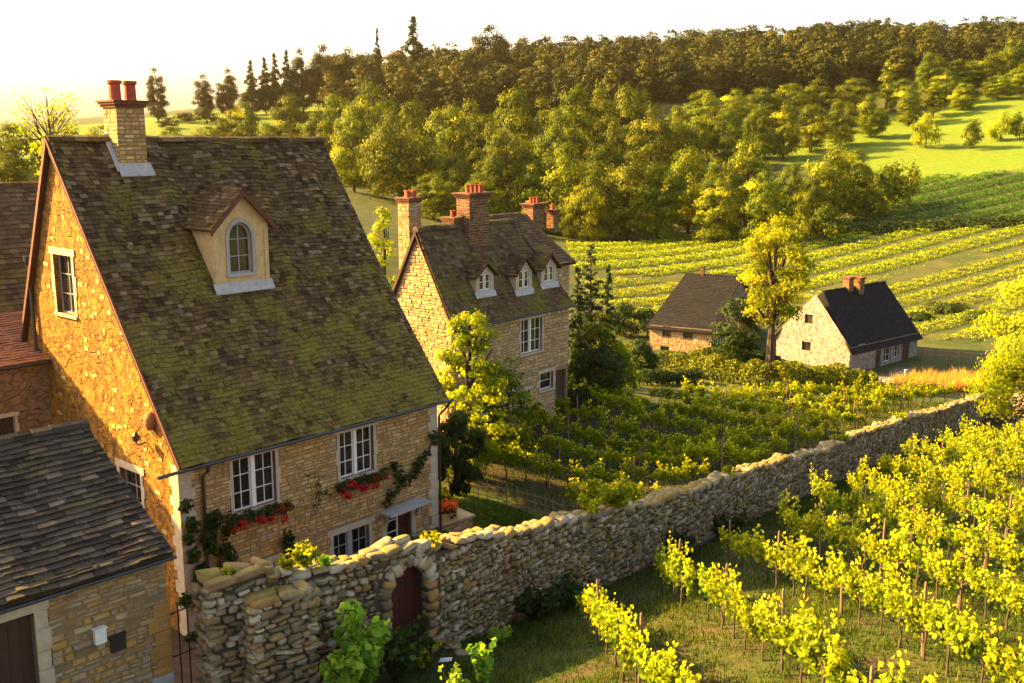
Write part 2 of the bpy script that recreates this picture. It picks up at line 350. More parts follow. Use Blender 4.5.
def inA(x, y):
    n = len(POLYA); ins = np.zeros(x.shape, bool); dm = np.full(x.shape, 1e9)
    for i in range(n):
        x1, y1 = POLYA[i]; x2, y2 = POLYA[(i + 1) % n]
        c = ((y1 > y) != (y2 > y)); xi = (x2 - x1) * (y - y1) / ((y2 - y1) or 1e-9) + x1; ins ^= (c & (x < xi))
        L2 = (x2 - x1) ** 2 + (y2 - y1) ** 2; t = np.clip(((x - x1) * (x2 - x1) + (y - y1) * (y2 - y1)) / L2, 0, 1)
        dm = np.minimum(dm, np.hypot(x - x1 - t * (x2 - x1), y - y1 - t * (y2 - y1)))
    return np.where(ins, dm, -dm)
def GZ(x, y):
    x = np.atleast_1d(np.asarray(x, float)); y = np.atleast_1d(np.asarray(y, float))
    s = inA(x, y); w = np.clip((s + .55) / .5, 0, 1); w = w * w * (3 - 2 * w)
    zb = fB(x, y); r = np.hypot(x, y); k = np.clip((r - 620) / 500, 0, 1); zb = zb * (1 - k) + 25 * k
    return zb * (1 - w) + fA(x, y) * w
def gz(x, y): return float(GZ(x, y)[0])
def gpt(px, py):
    """where the ray through a picture point meets the ground"""
    d = ray(px, py); lo, Y = 8.0, 9.0
    while Y < 700:
        p = Vector((0, 0, CAMZ)) + d * (Y / d.y)
        if p.z < gz(p.x, p.y): break
        lo = Y; Y *= 1.03
    for _ in range(12):
        mid = (lo + Y) / 2; p = Vector((0, 0, CAMZ)) + d * (mid / d.y)
        if p.z < gz(p.x, p.y): Y = mid
        else: lo = mid
    return p
def inpoly(x, y, poly):
    ins = np.zeros(x.shape, bool); n = len(poly)
    for i in range(n):
        x1, y1 = poly[i]; x2, y2 = poly[(i + 1) % n]
        c = ((y1 > y) != (y2 > y)); ins ^= (c & (x < (x2 - x1) * (y - y1) / ((y2 - y1) or 1e-9) + x1))
    return ins
def polypx(pts): return [tuple(gpt(*p)[:2]) for p in pts]
MID_VINES = polypx([(478, 410), (560, 404), (640, 406), (760, 402), (955, 403), (905, 412), (790, 462), (700, 497), (625, 528), (590, 520), (445, 482), (452, 440)])
PASTURE = polypx([(770, 148), (860, 118), (1030, 96), (1200, 90), (1200, 178), (1030, 172), (880, 185), (830, 176), (775, 160)])
FIELD_UP = polypx([(850, 212), (885, 180), (1030, 172), (1200, 170), (1200, 224), (1040, 222), (930, 222), (850, 222)])
FIELD_LOW = polypx([(565, 243), (700, 232), (830, 228), (1040, 226), (1200, 226), (1200, 335), (1040, 345), (925, 342), (860, 300), (770, 300), (640, 330), (575, 300)])
LAWN = polypx([(437, 486), (585, 526), (560, 560), (430, 560)])
def make_terrain():
    ns = 420; ys = [-40.0]
    while ys[-1] < 10: ys.append(ys[-1] + 2.5)
    while ys[-1] < 80: ys.append(ys[-1] + .42)
    while ys[-1] < 1600: ys.append(ys[-1] * 1.028)
    ys = np.array(ys); s = np.linspace(-1.15, 1.15, ns)
    Y = np.repeat(ys, ns); X = np.tile(s, len(ys)) * (Y + 62)
    Z = GZ(X, Y); Z += (np.sin(X * 1.3 + Y * .7) * np.sin(Y * 1.1 - X * .4)) * .03
    q = np.arange(len(ys) * ns).reshape(len(ys), ns)
    Fq = np.stack([q[:-1, :-1].ravel(), q[:-1, 1:].ravel(), q[1:, 1:].ravel(), q[1:, :-1].ravel()], 1)
    o = np_mesh("ground", np.stack([X, Y, Z], 1), Fq, np.zeros(len(Fq)), M['ground'], smooth=True)
    me = o.data
    A = inA(X, Y) > -.2
    soil = np.zeros(len(X)); soil[A & (Y < 70)] = .48
    dw = np.full(X.shape, 1e9)
    for a, b in zip(WALL[:-1], WALL[1:]):
        L2 = (b.x - a.x) ** 2 + (b.y - a.y) ** 2; t = np.clip(((X - a.x) * (b.x - a.x) + (Y - a.y) * (b.y - a.y)) / L2, 0, 1)
        dw = np.minimum(dw, np.hypot(X - a.x - t * (b.x - a.x), Y - a.y - t * (b.y - a.y)))
    soil[A & (dw < 4)] = .12
    soil[inpoly(X, Y, MID_VINES)] = .62
    soil[inpoly(X, Y, FIELD_UP)] = .3; fl = inpoly(X, Y, FIELD_LOW); soil[fl] = .2
    lush = np.zeros(len(X)); lush[inpoly(X, Y, PASTURE)] = 1; lush[inpoly(X, Y, LAWN)] = .75; lush[fl] = .0
    soil[(np.hypot(X + 8, Y - 25) < 7.5) & (inA(X, Y) < 0)] = 1
    lush[(Y > 200) & (X < -40) & (Y < 380)] = .8
    path = np.zeros(len(X))
    pth = polypx([(850, 380), (900, 372), (955, 378), (945, 386), (880, 392), (850, 388)]); path[inpoly(X, Y, pth)] = .5
    for nm, arr in (("soil", soil), ("lush", lush), ("path", path)):
        a = me.attributes.new(nm, 'FLOAT', 'POINT'); a.data.foreach_set("value", arr.astype(np.float32))
    tag(o, None, None, kind="structure")
make_terrain()

# ------------------------------------------------------------------ masonry, roofs, windows
_g = []
def _sphcube(n=3, e=7.0):
    V, Fc, idx = [], [], {}
    def vid(p):
        k = tuple(round(c, 5) for c in p)
        if k not in idx:
            idx[k] = len(V); q = np.array(p); q = q / (np.abs(q) ** e).sum() ** (1 / e); V.append(q)
        return idx[k]
    g = np.linspace(-1, 1, n + 1)
    for ax in range(3):
        for sg in (-1, 1):
            for i in range(n):
                for j in range(n):
                    c = []
                    for a, b in ((i, j), (i + 1, j), (i + 1, j + 1), (i, j + 1)):
                        p = [0, 0, 0]; p[ax] = sg; p[(ax + 1) % 3] = g[a]; p[(ax + 2) % 3] = g[b]; c.append(vid(p))
                    if sg < 0: c.reverse()
                    Fc.append(c)
    return np.array(V), np.array(Fc)
SC_V, SC_F = _sphcube()
class Rocks:
    def __init__(s, seed): s.C = []; s.A = []; s.B = []; s.N = []; s.S = []; s.T = []; s.rng = np.random.default_rng(seed)
    def add(s, c, ax, up, out, sx, sz, sd, t):
        s.C.append(tuple(c)); s.A.append(tuple(ax)); s.B.append(tuple(up)); s.N.append(tuple(out)); s.S.append((sx, sz, sd)); s.T.append(t)
    def mesh(s, name, mat, parent=None, rot=.16, lump=.19):
        n = len(s.C); rng = s.rng; C = np.array(s.C); A = np.array(s.A); B = np.array(s.B); N = np.array(s.N); S = np.array(s.S)
        V = np.repeat(SC_V[None], n, 0)
        K = rng.normal(0, 1, (n, 4, 3)) * 1.6; ph = rng.uniform(0, 6.28, (n, 4))
        d = np.sin(np.einsum('nvc,nkc->nvk', V, K) + ph[:, None]).sum(-1) / 4
        V = V * (1 + lump * d[..., None] * 1.6) * rng.uniform(.8, 1.08, (n, 1, 3))
        an = rng.normal(0, rot, n); ca, sa = np.cos(an), np.sin(an)
        x, z, y = V[..., 0] * S[:, None, 0], V[..., 1] * S[:, None, 1], V[..., 2] * S[:, None, 2]
        x2 = x * ca[:, None] - z * sa[:, None]; z2 = x * sa[:, None] + z * ca[:, None]
        P = C[:, None] + x2[..., None] * A[:, None] + z2[..., None] * B[:, None] + y[..., None] * N[:, None]
        k = len(SC_V); Fq = (SC_F[None] + (np.arange(n) * k)[:, None, None]).reshape(-1, 4)
        return np_mesh(name, P.reshape(-1, 3), Fq, np.repeat(np.array(s.T), len(SC_F)), mat, parent, smooth=False)
def rock_face(rk, P, ax, out, s0, s1, z0, z1, w=(.14, .34), h=(.10, .22), depth=.12, skip=None, proud=.03, gap=.012):
    """fills a vertical face with irregular stones. P(s) -> base point at z = 0; z0, z1 functions of s"""
    rng = rk.rng; zz = min(z0(s0), z0(s1)); ztop = max(z1(s) for s in np.linspace(s0, s1, 12)); up = Vector((0, 0, 1))
    while zz < ztop:
        hh = rng.uniform(*h); s = s0 - rng.uniform(0, .15)
        while s < s1:
            ww = rng.uniform(*w) * (1.25 if hh < .14 else 1); sm = s + ww / 2; zj = zz + hh / 2 + rng.normal(0, .02)
            if z0(sm) - .1 < zj and zj + hh / 2 < z1(sm) + .05 and sm < s1 + .05 and not (skip and skip(sm, zj, ww / 2, hh / 2)):
                a = ax(sm) if callable(ax) else ax; o = out(sm) if callable(out) else out; p = P(sm)
                big = rng.random() < .15
                rk.add(Vector((p[0], p[1], zj)) + o * (proud * rng.uniform(-.6, 1.4) - depth * .5), a, up, o,
                       ww / 2 - gap, (hh / 2 - gap) * (1.18 if big else rng.uniform(.85, 1.1)), depth * rng.uniform(.85, 1.2), rng.random())
            s += ww
        zz += hh * .96

class Pl:
    """vertical plane: o + ax*a + out*d + z"""
    def __init__(s, o, ax, out): s.o = Vector(o); s.ax = Vector(ax); s.out = Vector(out)
    def P(s, a, z, d=0): return s.o + s.ax * a + s.out * d + Vector((0, 0, z))
    def box(s, mb, a0, a1, z0, z1, d0, d1, m=0, t=.5):
        mb.hexa([s.P(a0, z0, d1), s.P(a1, z0, d1), s.P(a1, z0, d0), s.P(a0, z0, d0), s.P(a0, z1, d1), s.P(a1, z1, d1), s.P(a1, z1, d0), s.P(a0, z1, d0)], m, t)
    def prism(s, mb, poly, d0, d1, m=0, t=.5):
        n = len(poly); b = [s.P(a, z, d1) for a, z in poly] + [s.P(a, z, d0) for a, z in poly]
        mb.add(b, [tuple(range(n)), tuple(reversed(range(n, 2 * n)))] + [(i, n + i, n + (i + 1) % n, (i + 1) % n) for i in range(n)], m, t)
def wall_skin(mb, pl, outline, holes, reveal=.22, m=0, t=.5, d=0):
    polys = [[Vector((a, z, 0)) for a, z in outline]] + [[Vector((a, z, 0)) for a, z in h] for h in holes]
    flat = [p for q in polys for p in q]; tris = tessellate_polygon(polys)
    mb.add([pl.P(p.x, p.y, d) for p in flat], [tuple(x) for x in tris], m, t)
    for h in holes:
        n = len(h)
        for i in range(n):
            (a, z), (a2, z2) = h[i], h[(i + 1) % n]
            mb.quad(pl.P(a, z, d), pl.P(a2, z2, d), pl.P(a2, z2, d - reveal), pl.P(a, z, d - reveal), m, t)
def rect(a0, a1, z0, z1): return [(a0, z0), (a1, z0), (a1, z1), (a0, z1)]
def arch(a0, a1, z0, zs, n=8, point=1.0):
    c, r = (a0 + a1) / 2, (a1 - a0) / 2
    return [(a0, z0), (a1, z0)] + [(c + r * math.cos(math.pi * k / n), zs + r * point * math.sin(math.pi * k / n)) for k in range(n + 1)]
def stone_blocks(mb, pl, interv, z0, z1, rng, w=(.18, .5), h=(.09, .2), m=0, gap=.012, dep=.02):
    """irregular squared stones laid over a face; interv(za, zb) gives the free spans"""
    z = z0
    while z < z1 - .04:
        hh = min(rng.uniform(*h), z1 - z)
        if z1 - z - hh < .05: hh = z1 - z
        for (a0, a1) in interv(z, z + hh):
            a = a0
            while a < a1 - .03:
                ww = rng.uniform(*w)
                if a1 - a - ww < .12: ww = a1 - a
                def blk(x0, x1, y0, y1):
                    j = lambda q=.012: rng.uniform(-q, q)
                    d = rng.uniform(.004, dep + .014); t = rng.random(); g = gap; ch = .018
                    b = [(x0 + g + j(), y0 + g + j()), (x1 - g + j(), y0 + g + j()), (x1 - g + j(), y1 - g + j()), (x0 + g + j(), y1 - g + j())]
                    cx, cz = (x0 + x1) / 2, (y0 + y1) / 2
                    f = [(u + (ch if u < cx else -ch), v + (ch if v < cz else -ch)) for u, v in b]
                    mb.add([pl.P(u, v, -.02) for u, v in b] + [pl.P(u, v, d + rng.uniform(-.005, .006)) for u, v in f],
                           [(4, 5, 6, 7), (0, 1, 5, 4), (1, 2, 6, 5), (2, 3, 7, 6), (3, 0, 4, 7)], m, t)
                if hh > .15 and rng.random() < .35: q = rng.uniform(.4, .6); blk(a, a + ww, z, z + hh * q); blk(a, a + ww, z + hh * q, z + hh)
                else: blk(a, a + ww, z, z + hh)
                a += ww
        z += hh
def cut(spans, holes, za, zb):
    out = spans
    for (h0, h1, y0, y1) in holes:
        if zb > y0 and za < y1:
            n = []
            for (a, b) in out:
                if h1 <= a or h0 >= b: n.append((a, b)); continue
                if h0 > a: n.append((a, h0))
                if h1 < b: n.append((h1, b))
            out = n
    return [(a, b) for a, b in out if b - a > .04]
def tile_slope(mb, A, B, C, D, w=.26, e=.2, th=.03, rng=random, m=0, ms=1, slab=.1, sag=.0, skip=None):
    """A,B eave ends, D,C ridge ends. Overlapping tiles over a slab."""
    A, B, C, D = map(Vector, (A, B, C, D)); up = ((D + C) / 2 - (A + B) / 2); n = (B - A).cross(up).normalized()
    if n.z < 0: n = -n
    rows = max(2, int(up.length / e))
    lerp = lambda p, q, s: p + (q - p) * s
    def off(a, s): return n * (sag * (math.sin(a * 2.1 + s * 1.7) * .6 + math.sin(a * 5.3 - s * 4) * .4) - sag * math.sin(math.pi * s))
    for i in range(rows):
        s0, s1 = i / rows, min(1.0, (i + 1.3) / rows); Pl0, Pr0, Pl1, Pr1 = lerp(A, D, s0), lerp(B, C, s0), lerp(A, D, s1), lerp(B, C, s1)
        L = (Pr0 - Pl0).length; cuts = [0.0]; x = rng.uniform(.4, 1) * w
        while x < L - w * .35: cuts.append(x / L); x += w * rng.uniform(.72, 1.3)
        cuts.append(1.0); jr = rng.uniform(-.3, .3) * e * .15
        for a, b in zip(cuts[:-1], cuts[1:]):
            if skip and skip(lerp(Pl0, Pr0, (a + b) / 2)): continue
            g = .004 / L; lo = n * (th + rng.uniform(-.3, .6) * th); dj = -up.normalized() * (rng.uniform(-.5, .5) * e * .18 + jr); hi = n * .004
            tl, tr_ = n * rng.uniform(0, th * .5), n * rng.uniform(0, th * .5)
            p0, p1 = lerp(Pl0, Pr0, a + g) + dj + off(a * L, s0), lerp(Pl0, Pr0, b - g) + dj + off(b * L, s0)
            q0, q1 = lerp(Pl1, Pr1, a + g) + off(a * L, s1), lerp(Pl1, Pr1, b - g) + off(b * L, s1)
            mb.add([p0, p1, p0 + lo + tl, p1 + lo + tr_, q0 + hi, q1 + hi], [(2, 3, 5, 4), (0, 1, 3, 2), (0, 2, 4), (1, 5, 3)], m, rng.random())
    d = n * -slab; z = n * -.004
    if sag: z = n * (-sag * 1.8 - .01); d = n * (-slab - sag)
    mb.hexa([A + d, B + d, C + d, D + d, A + z, B + z, C + z, D + z], ms, .5)
def ridge_tiles(mb, P, Q, w=.16, m=0, seg=.35, rng=random, t=None):
    P, Q = Vector(P), Vector(Q); n = max(1, int((Q - P).length / seg)); d = (Q - P).normalized(); s = d.cross(Vector((0, 0, 1))).normalized()
    for i in range(n):
        a, b = P + (Q - P) * (i / n), P + (Q - P) * ((i + 1.08) / n); dz = Vector((0, 0, rng.uniform(-.012, .018)))
        prof = [(-w, -.12), (-w * .7, .02), (0, .075), (w * .7, .02), (w, -.12)]
        v = [a + s * x + Vector((0, 0, z)) + dz for x, z in prof] + [b + s * x * .93 + Vector((0, 0, z - .012)) + dz for x, z in prof]
        mb.add(v, [(k, k + 1, k + 6, k + 5) for k in range(4)] + [(0, 1, 2, 3, 4), (9, 8, 7, 6, 5)], m, rng.random() if t is None else t)
def window(parent, pl, a0, a1, z0, z1, lights=2, rows=3, cols=2, frame='white_paint', depth=.13, surround='dressed', sw=.13, mull=.09, sill=True, label=None, curtain=False):
    """thing > window > pane, surround, sill"""
    f = MB(); fw = .045; d0, d1 = -depth - .05, -depth
    lw = (a1 - a0 - mull * (lights - 1)) / lights; g = MB()
    for i in range(lights):
        x0 = a0 + i * (lw + mull); x1 = x0 + lw
        pl.box(f, x0, x0 + fw, z0, z1, d0, d1); pl.box(f, x1 - fw, x1, z0, z1, d0, d1)
        pl.box(f, x0 + fw, x1 - fw, z0, z0 + fw, d0, d1); pl.box(f, x0 + fw, x1 - fw, z1 - fw, z1, d0, d1)
        for c in range(1, cols):
            x = x0 + (x1 - x0) * c / cols; pl.box(f, x - .012, x + .012, z0 + fw, z1 - fw, d0 + .012, d1 - .008)
        for r in range(1, rows):
            z = z0 + (z1 - z0) * r / rows; pl.box(f, x0 + fw, x1 - fw, z - .012, z + .012, d0 + .014, d1 - .010)
        g.quad(pl.P(x0 + .01, z0 + .01, d0 + .02), pl.P(x1 - .01, z0 + .01, d0 + .02), pl.P(x1 - .01, z1 - .01, d0 + .02), pl.P(x0 + .01, z1 - .01, d0 + .02))
        if i < lights - 1: pl.box(f, x1, x1 + mull, z0, z1, d0 - .02, d1 + .05)
    w = f.build("window", M[frame], parent)
    if label: w["label"] = label
    g.build("pane", M['glass'], w)
    if surround:
        s = MB(); e = .022
        hh = (z1 - z0) / 3
        for k in range(3):
            x = sw * (1.25 if k % 2 else .85)
            pl.box(s, a0 - x, a0, z0 + k * hh + .004, z0 + (k + 1) * hh - .004, -.2, e + .004 * k); pl.box(s, a1, a1 + x, z0 + k * hh + .004, z0 + (k + 1) * hh - .004, -.2, e + .003 * k)
        pl.box(s, a0 - sw * 1.5, a1 + sw * 1.5, z1 + .002, z1 + sw * 1.35, -.2, e + .012)
        s.build("surround", M[surround], w)
        if sill:
            s = MB(); pl.box(s, a0 - sw * .9, a1 + sw * .9, z0 - .09, z0 - .002, -.2, .075); s.build("sill", M[surround], w)
    return w
def chimney(parent, cx, cy, z0, z1, wx, wy, pots, mat='brick', potmat='terracotta', courses=.1, ph=.5, pr=.13, flash=True, rng=random, base='mortar', topmat=None, rot=0):
    """a chimney stack (part) of laid blocks; pots and flashing are its sub-parts"""
    mb = MB(); planes = [(Pl((cx - wx / 2, cy - wy / 2, 0), (1, 0, 0), (0, -1, 0)), wx), (Pl((cx - wx / 2, cy + wy / 2, 0), (0, -1, 0), (-1, 0, 0)), wy),
                         (Pl((cx + wx / 2, cy + wy / 2, 0), (-1, 0, 0), (0, 1, 0)), wx), (Pl((cx + wx / 2, cy - wy / 2, 0), (0, 1, 0), (1, 0, 0)), wy)]
    mb.box(cx - wx / 2, cx + wx / 2, cy - wy / 2, cy + wy / 2, z0, z1, 1)
    for p, L in planes: stone_blocks(mb, p, lambda a, b: [(0, L)], z0, z1 - .001, rng, (.2, .36), (courses * .9, courses * 1.15), 0, .008, .008)
    for k, (o, h) in enumerate(((.06 * min(1, wx), .09), (.12 * min(1, wx), .07), (.17 * min(1, wx), .06))):
        zz = z1 + (.0, .09, .16)[k]; mb.box(cx - wx / 2 - o, cx + wx / 2 + o, cy - wy / 2 - o, cy + wy / 2 + o, zz + .002 * k, zz + h, 2, .2 + .2 * k)
    ch = mb.build("chimney", [M[mat], M[base], M[topmat or mat]], parent)
    for (px, py) in pots:
        q = MB(); q.lathe((cx + px, cy + py, z1 + .22), [(pr * 1.05, 0), (pr * .95, .06), (pr * .9, ph * .8), (pr * 1.15, ph * .84), (pr * 1.15, ph), (pr * .8, ph), (pr * .75, ph * .4), (0, ph * .4)], 14)
        q.build("chimney_pot", M[potmat], ch, smooth=False)
    return ch
class House:
    def __init__(s, name, origin, az, label, cat="house", group=None):
        s.o = Vector(origin); s.phi = R(90 - az)
        s.root = empty(name, s.o, s.phi, label, cat, group)
        s.mi = Matrix.Translation(s.o) @ Matrix.Rotation(s.phi, 4, 'Z'); s.inv = s.mi.inverted()
        s.cam = s.inv @ Vector((0, 0, CAMZ))
    def _d(s, px, py): return s.inv.to_3x3() @ ray(px, py)
    def onv(s, px, py, v=0.0):       # -> u, z on the facade plane
        d = s._d(px, py); k = (v - s.cam.y) / d.y; p = s.cam + d * k; return p.x, p.z
    def onu(s, px, py, u=0.0):       # -> v, z on a gable plane
        d = s._d(px, py); k = (u - s.cam.x) / d.x; p = s.cam + d * k; return p.y, p.z
    def world(s, p): return s.mi @ Vector(p)
def clump_mesh(name, parent, mat, centres, n, size, rng, r=.2, spread=(1, 1, 1), up=.3, jit=.6):
    C = np.array([tuple(c) for c in centres], float); idx = rng.integers(0, len(C), n)
    d = rng.normal(0, 1, (n, 3)); d /= np.linalg.norm(d, axis=1, keepdims=True); rr = r * rng.random(n) ** .4
    P = C[idx] + d * rr[:, None] * np.array(spread); N = d + np.array([0, 0, up])
    V, Fq = leaf_geo2(P, N, size, rng, jit=jit)
    return np_mesh(name, V, Fq, np.repeat(rng.random(n), 2), mat, parent)

# ------------------------------------------------------------------ the big house
random.seed(11); rs = random.Random(5); nr = np.random.default_rng(7)
E = at(177, 461, 28.8); AZ1 = 41.6
H1 = House("stone_house", (E.x, E.y, 0), AZ1, "big golden stone house with a steep mossy tiled roof and an arched dormer")
def build_big_house():
    H = H1; root = H.root
    uR = H.onv(436, 398)[0]; zE = H.onv(177, 461)[1] + .05
    vr, zr = H.onu(47, 138, -.12)
    slope = (zr - zE) / (vr + .3)
    vL = vr + (zr - 0) / 2.2; zL = zr - 2.2 * 2.9
    ve = vr + 2.9
    F1 = Pl((0, 0, 0), (1, 0, 0), (0, -1, 0)); G1 = Pl((0, 0, 0), (0, 1, 0), (-1, 0, 0)); G2 = Pl((uR, 0, 0), (0, 1, 0), (1, 0, 0))
    # openings on the facade, from where they stand
    def fr(x0, y0, x1, y1):
        a0, z1 = H.onv(x0, y0); a1, _ = H.onv(x1, y0); _, z0 = H.onv(x0, y1); return a0, a1, z0, z1
    w1 = fr(232, 461, 275, 514); w2 = fr(339, 434, 373, 480); w3 = fr(333, 536, 369, 575)
    w1 = (w1[0], w1[1], w1[2], w1[3]); d1 = fr(386, 513, 411, 560); d1 = (d1[0], d1[1], .02, d1[3])
    w3 = (w3[0], w3[1], w3[3] - 1.0, w3[3]); w4 = fr(243, 573, 275, 600); w4 = (w4[0], w4[1], w4[3] - .9, w4[3])
    holes = [w1, w2, w3, d1, w4]
    gw = []
    for (x0, y0, x1, y1) in ((53, 252, 71, 313), (120, 467, 140, 503)):
        v0, _ = H.onu(x1, y0); v1, _ = H.onu(x0, y0); _, zt = H.onu((x0 + x1) / 2, y0 + 3); _, zb = H.onu((x0 + x1) / 2, y1); gw.append((v0, v1, zb, zt))
    # --- walls
    mb = MB(); rh = lambda q: rect(q[0], q[1], q[2], q[3])
    wall_skin(mb, F1, [(0, -1.5), (uR, -1.5), (uR, zE + .1), (0, zE + .1)], [rh(q) for q in holes], m=0)
    qz = [x for x in holes] 
    def iv(za, zb): return cut([(0.0, uR)], [(a - .14, b + .14, c - .1, d + .18) for a, b, c, d in qz], za, zb)
    def ivq(za, zb): return [(a if a > .01 else .42 + .1 * math.sin(za * 9), b if b < uR - .01 else uR - .36 + .08 * math.sin(za * 7)) for a, b in iv(za, zb)]
    stone_blocks(mb, F1, ivq, -.6, zE + .06, rs, (.16, .46), (.09, .19), 1)
    z = -.6; k = 0
    while z < zE:
        h = rs.uniform(.26, .36); h = min(h, zE - z)
        for (a0, a1) in ((-.015, .40 + .1 * (k % 2)), (uR - .34 - .1 * (k % 2), uR + .015)): F1.box(mb, a0, a1, z + .006, z + h - .006, -.1, .028, 3)
        z += h; k += 1
    mb.quad((0, .5, -1.5), (uR, .5, -1.5), (uR, .5, zE), (0, .5, zE), 4)
    wall = mb.build("front_wall", [M['mortar'], M['stone_main'], M['mortar'], M['dressed'], M['soil']], root)
    mb = MB(); zt = lambda v: zr - (zr - zE) * abs(v - vr) / (vr + .3)
    outl = [(.001, -1.5), (ve, -1.5), (ve, zL), (vr, zr - .12), (.001, zE + .1)]
    wall_skin(mb, G1, outl, [rh(q) for q in gw], d=.0)
    k = 0; z = -.6
    while z < zE - .3:
        h = rs.uniform(.28, .38); G1.box(mb, -.012, .34 + .14 * ((k + 1) % 2), z + .004, z + h - .004, -.08, .02, 1); z += h; k += 1
    # a few exposed stones
    for _ in range(130):
        v = rs.uniform(.6, vr + 1.4); zz = rs.uniform(1, zr - 1)
        if zz > zt(v) - .6 or any(a - .5 < v < b + .3 and c - .3 < zz < d + .4 for a, b, c, d in gw): continue
        w, h = rs.uniform(.12, .3), rs.uniform(.08, .14); G1.box(mb, v, v + w, zz, zz + h, -.05, rs.uniform(.008, .022), 2, rs.random())
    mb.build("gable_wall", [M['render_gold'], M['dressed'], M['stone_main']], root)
    mb = MB(); wall_skin(mb, G2, [(.001, -1.5), (ve, -1.5), (ve, zL), (vr, zr - .12), (.001, zE + .1)], [], m=0); 
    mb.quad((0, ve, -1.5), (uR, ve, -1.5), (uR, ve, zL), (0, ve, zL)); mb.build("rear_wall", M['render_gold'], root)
    # --- roof
    mb = MB(); ov = .30; A = (-.14, -.42, zE - .12 * slope); B = (uR + .25, -.42, zE - .12 * slope)
    C = (uR + .12, vr, zr); D = (-.14, vr, zr)
    tile_slope(mb, A, B, C, D, .21, .155, .03, rs, 0, 1, .12, sag=.09)
    tile_slope(mb, (uR + .16, ve + .25, zL - .5), (-.14, ve + .25, zL - .5), D, C, .25, .175, .03, rs, 0, 1, .12)
    ridge_tiles(mb, (-.16, vr, zr + .03), (uR + .14, vr, zr - .03), .2, 0, .42, rs)
    roof = mb.build("roof", [M['tile_main'], M['wood_brown']], root)
    vb = MB()   # verge boards down both sides of the gable
    for (v0, z0_, v1, z1_) in ((vr, zr, ve + .3, zL - .62), (vr, zr, -.42, zE - .12 * slope)):
        w = .24 if v1 > vr else .07
        vb.hexa([(-.20, v0, z0_ - w), (-.15, v0, z0_ - w), (-.15, v1, z1_ - w), (-.20, v1, z1_ - w), (-.20, v0, z0_ + .06), (-.15, v0, z0_ + .06), (-.15, v1, z1_ + .06), (-.20, v1, z1_ + .06)])
    vb.build("verge_board", M['verge'], roof)
    # --- gutter and pipes
    g = MB(); zg = zE - .12 * slope - .02
    g.tube([(-.9, -.5, zg - .05), (-.2, -.5, zg - .03), (uR + .35, -.5, zg + .0)], .055, 8); g.build("gutter", M['black_metal'], root)
    u1 = H.onv(199, 470)[0]
    g = MB(); g.tube([(u1, -.5, zg), (u1 + .05, -.4, zg - .25), (u1 + .05, -.1, zg - .5), (u1 + .05, -.1, -.5)], .05, 8)
    for q in (1, 2.4, 3.8): g.lathe((u1 + .05, -.1, q), [(.05, 0), (.07, .01), (.07, .07), (.05, .08)], 8)
    g.build("downpipe", M['black_metal'], root)
    g = MB(); g.tube([(uR + .3, -.5, zg), (uR + .12, -.3, zg - .35), (uR + .08, -.06, zg - .6), (uR + .08, -.06, -.5)], .045, 8); g.build("downpipe", M['black_metal'], root)
    v2, z2 = H.onu(28, 262, -.1); v3, z3 = H.onu(38, 430, -.1)
    g = MB(); g.tube([(-.1, v2, z2), (-.1, v2 - .05, (z2 + z3) / 2), (-.1, v2 - .05, -.5)], .06, 8); g.lathe((-.1, v2, z2 - .1), [(.06, 0), (.13, .1), (.14, .3), (.11, .3), (.05, .1)], 10)
    g.build("downpipe", M['black_metal'], root)
    v4, z4 = H.onu(142, 440, -.15)
    g = MB(); g.tube([(-.02, v4, z4 - .1), (-.3, v4, z4 - .12), (-.34, v4, z4 - .02)], .022, 6); g.lathe((-.34, v4, z4 - .02), [(.02, 0), (.1, .05), (.11, .2), (.03, .3), (0, .3)], 10)
    g.build("wall_lamp", M['black_metal'], root)
    v5, z5 = H.onu(151, 421, -.05)
    g = MB(); g.lathe((-.06, v5, z5 - .28), [(0, 0), (.13, .04), (.2, .2), (.2, .36), (.13, .52), (0, .56)], 12); g.build("clay_boss", M['tile_orange'], root, True)
    # --- windows
    window(root, F1, *w1, lights=2, rows=3, cols=2, mull=.14, sw=.14); window(root, F1, *w2, lights=2, rows=3, cols=2, mull=.12, sw=.14)
    window(root, F1, *w3, lights=2, rows=2, cols=2, mull=.2, sw=.16, frame='grey_paint'); window(root, F1, *w4, lights=1, rows=1, cols=2, sw=.16, frame='wood_brown')
    for q, rws in zip(gw, (3, 2)):
        window(root, G1, *q, lights=1, rows=rws, cols=2, frame='grey_paint', sw=.16, depth=.16)
    # --- door with its slab hood
    a0, a1, z0, z1 = d1
    d = MB(); F1.box(d, a0 + .02, (a0 + a1) / 2 + .05, z0, z1 - .02, -.2, -.15, 0)
    F1.box(d, (a0 + a1) / 2 + .06, a1 - .02, z0, z1 - .02, -.2, -.14, 1)
    for k in range(1, 5): F1.box(d, a0 + .05, (a0 + a1) / 2 + .03, z0 + k * .42, z0 + k * .42 + .03, -.14, -.125, 2)
    F1.box(d, (a0 + a1) / 2 + .0, (a0 + a1) / 2 + .05, z0, z1 - .02, -.149, -.12, 2)
    F1.box(d, a0 + .02, a0 + .06, z0, z1 - .02, -.149, -.12, 2)
    dr = d.build("door", [M['glass'], M['wood_red'], M['white_paint']], root)
    h = MB(); F1.box(h, a1 - .22, a1 - .1, 1.02, 1.05, -.138, -.09); h.build("handle", M['black_metal'], dr)
    h = MB(); zc = z1 + .1
    F1.prism(h, [(a0 - .30, zc - .06), (a1 + .42, zc + .0), (a1 + .42, zc + .08), (a0 - .30, zc + .03)], 0, .62)
    hd = h.build("door_hood", M['lead'], root)
    h = MB()
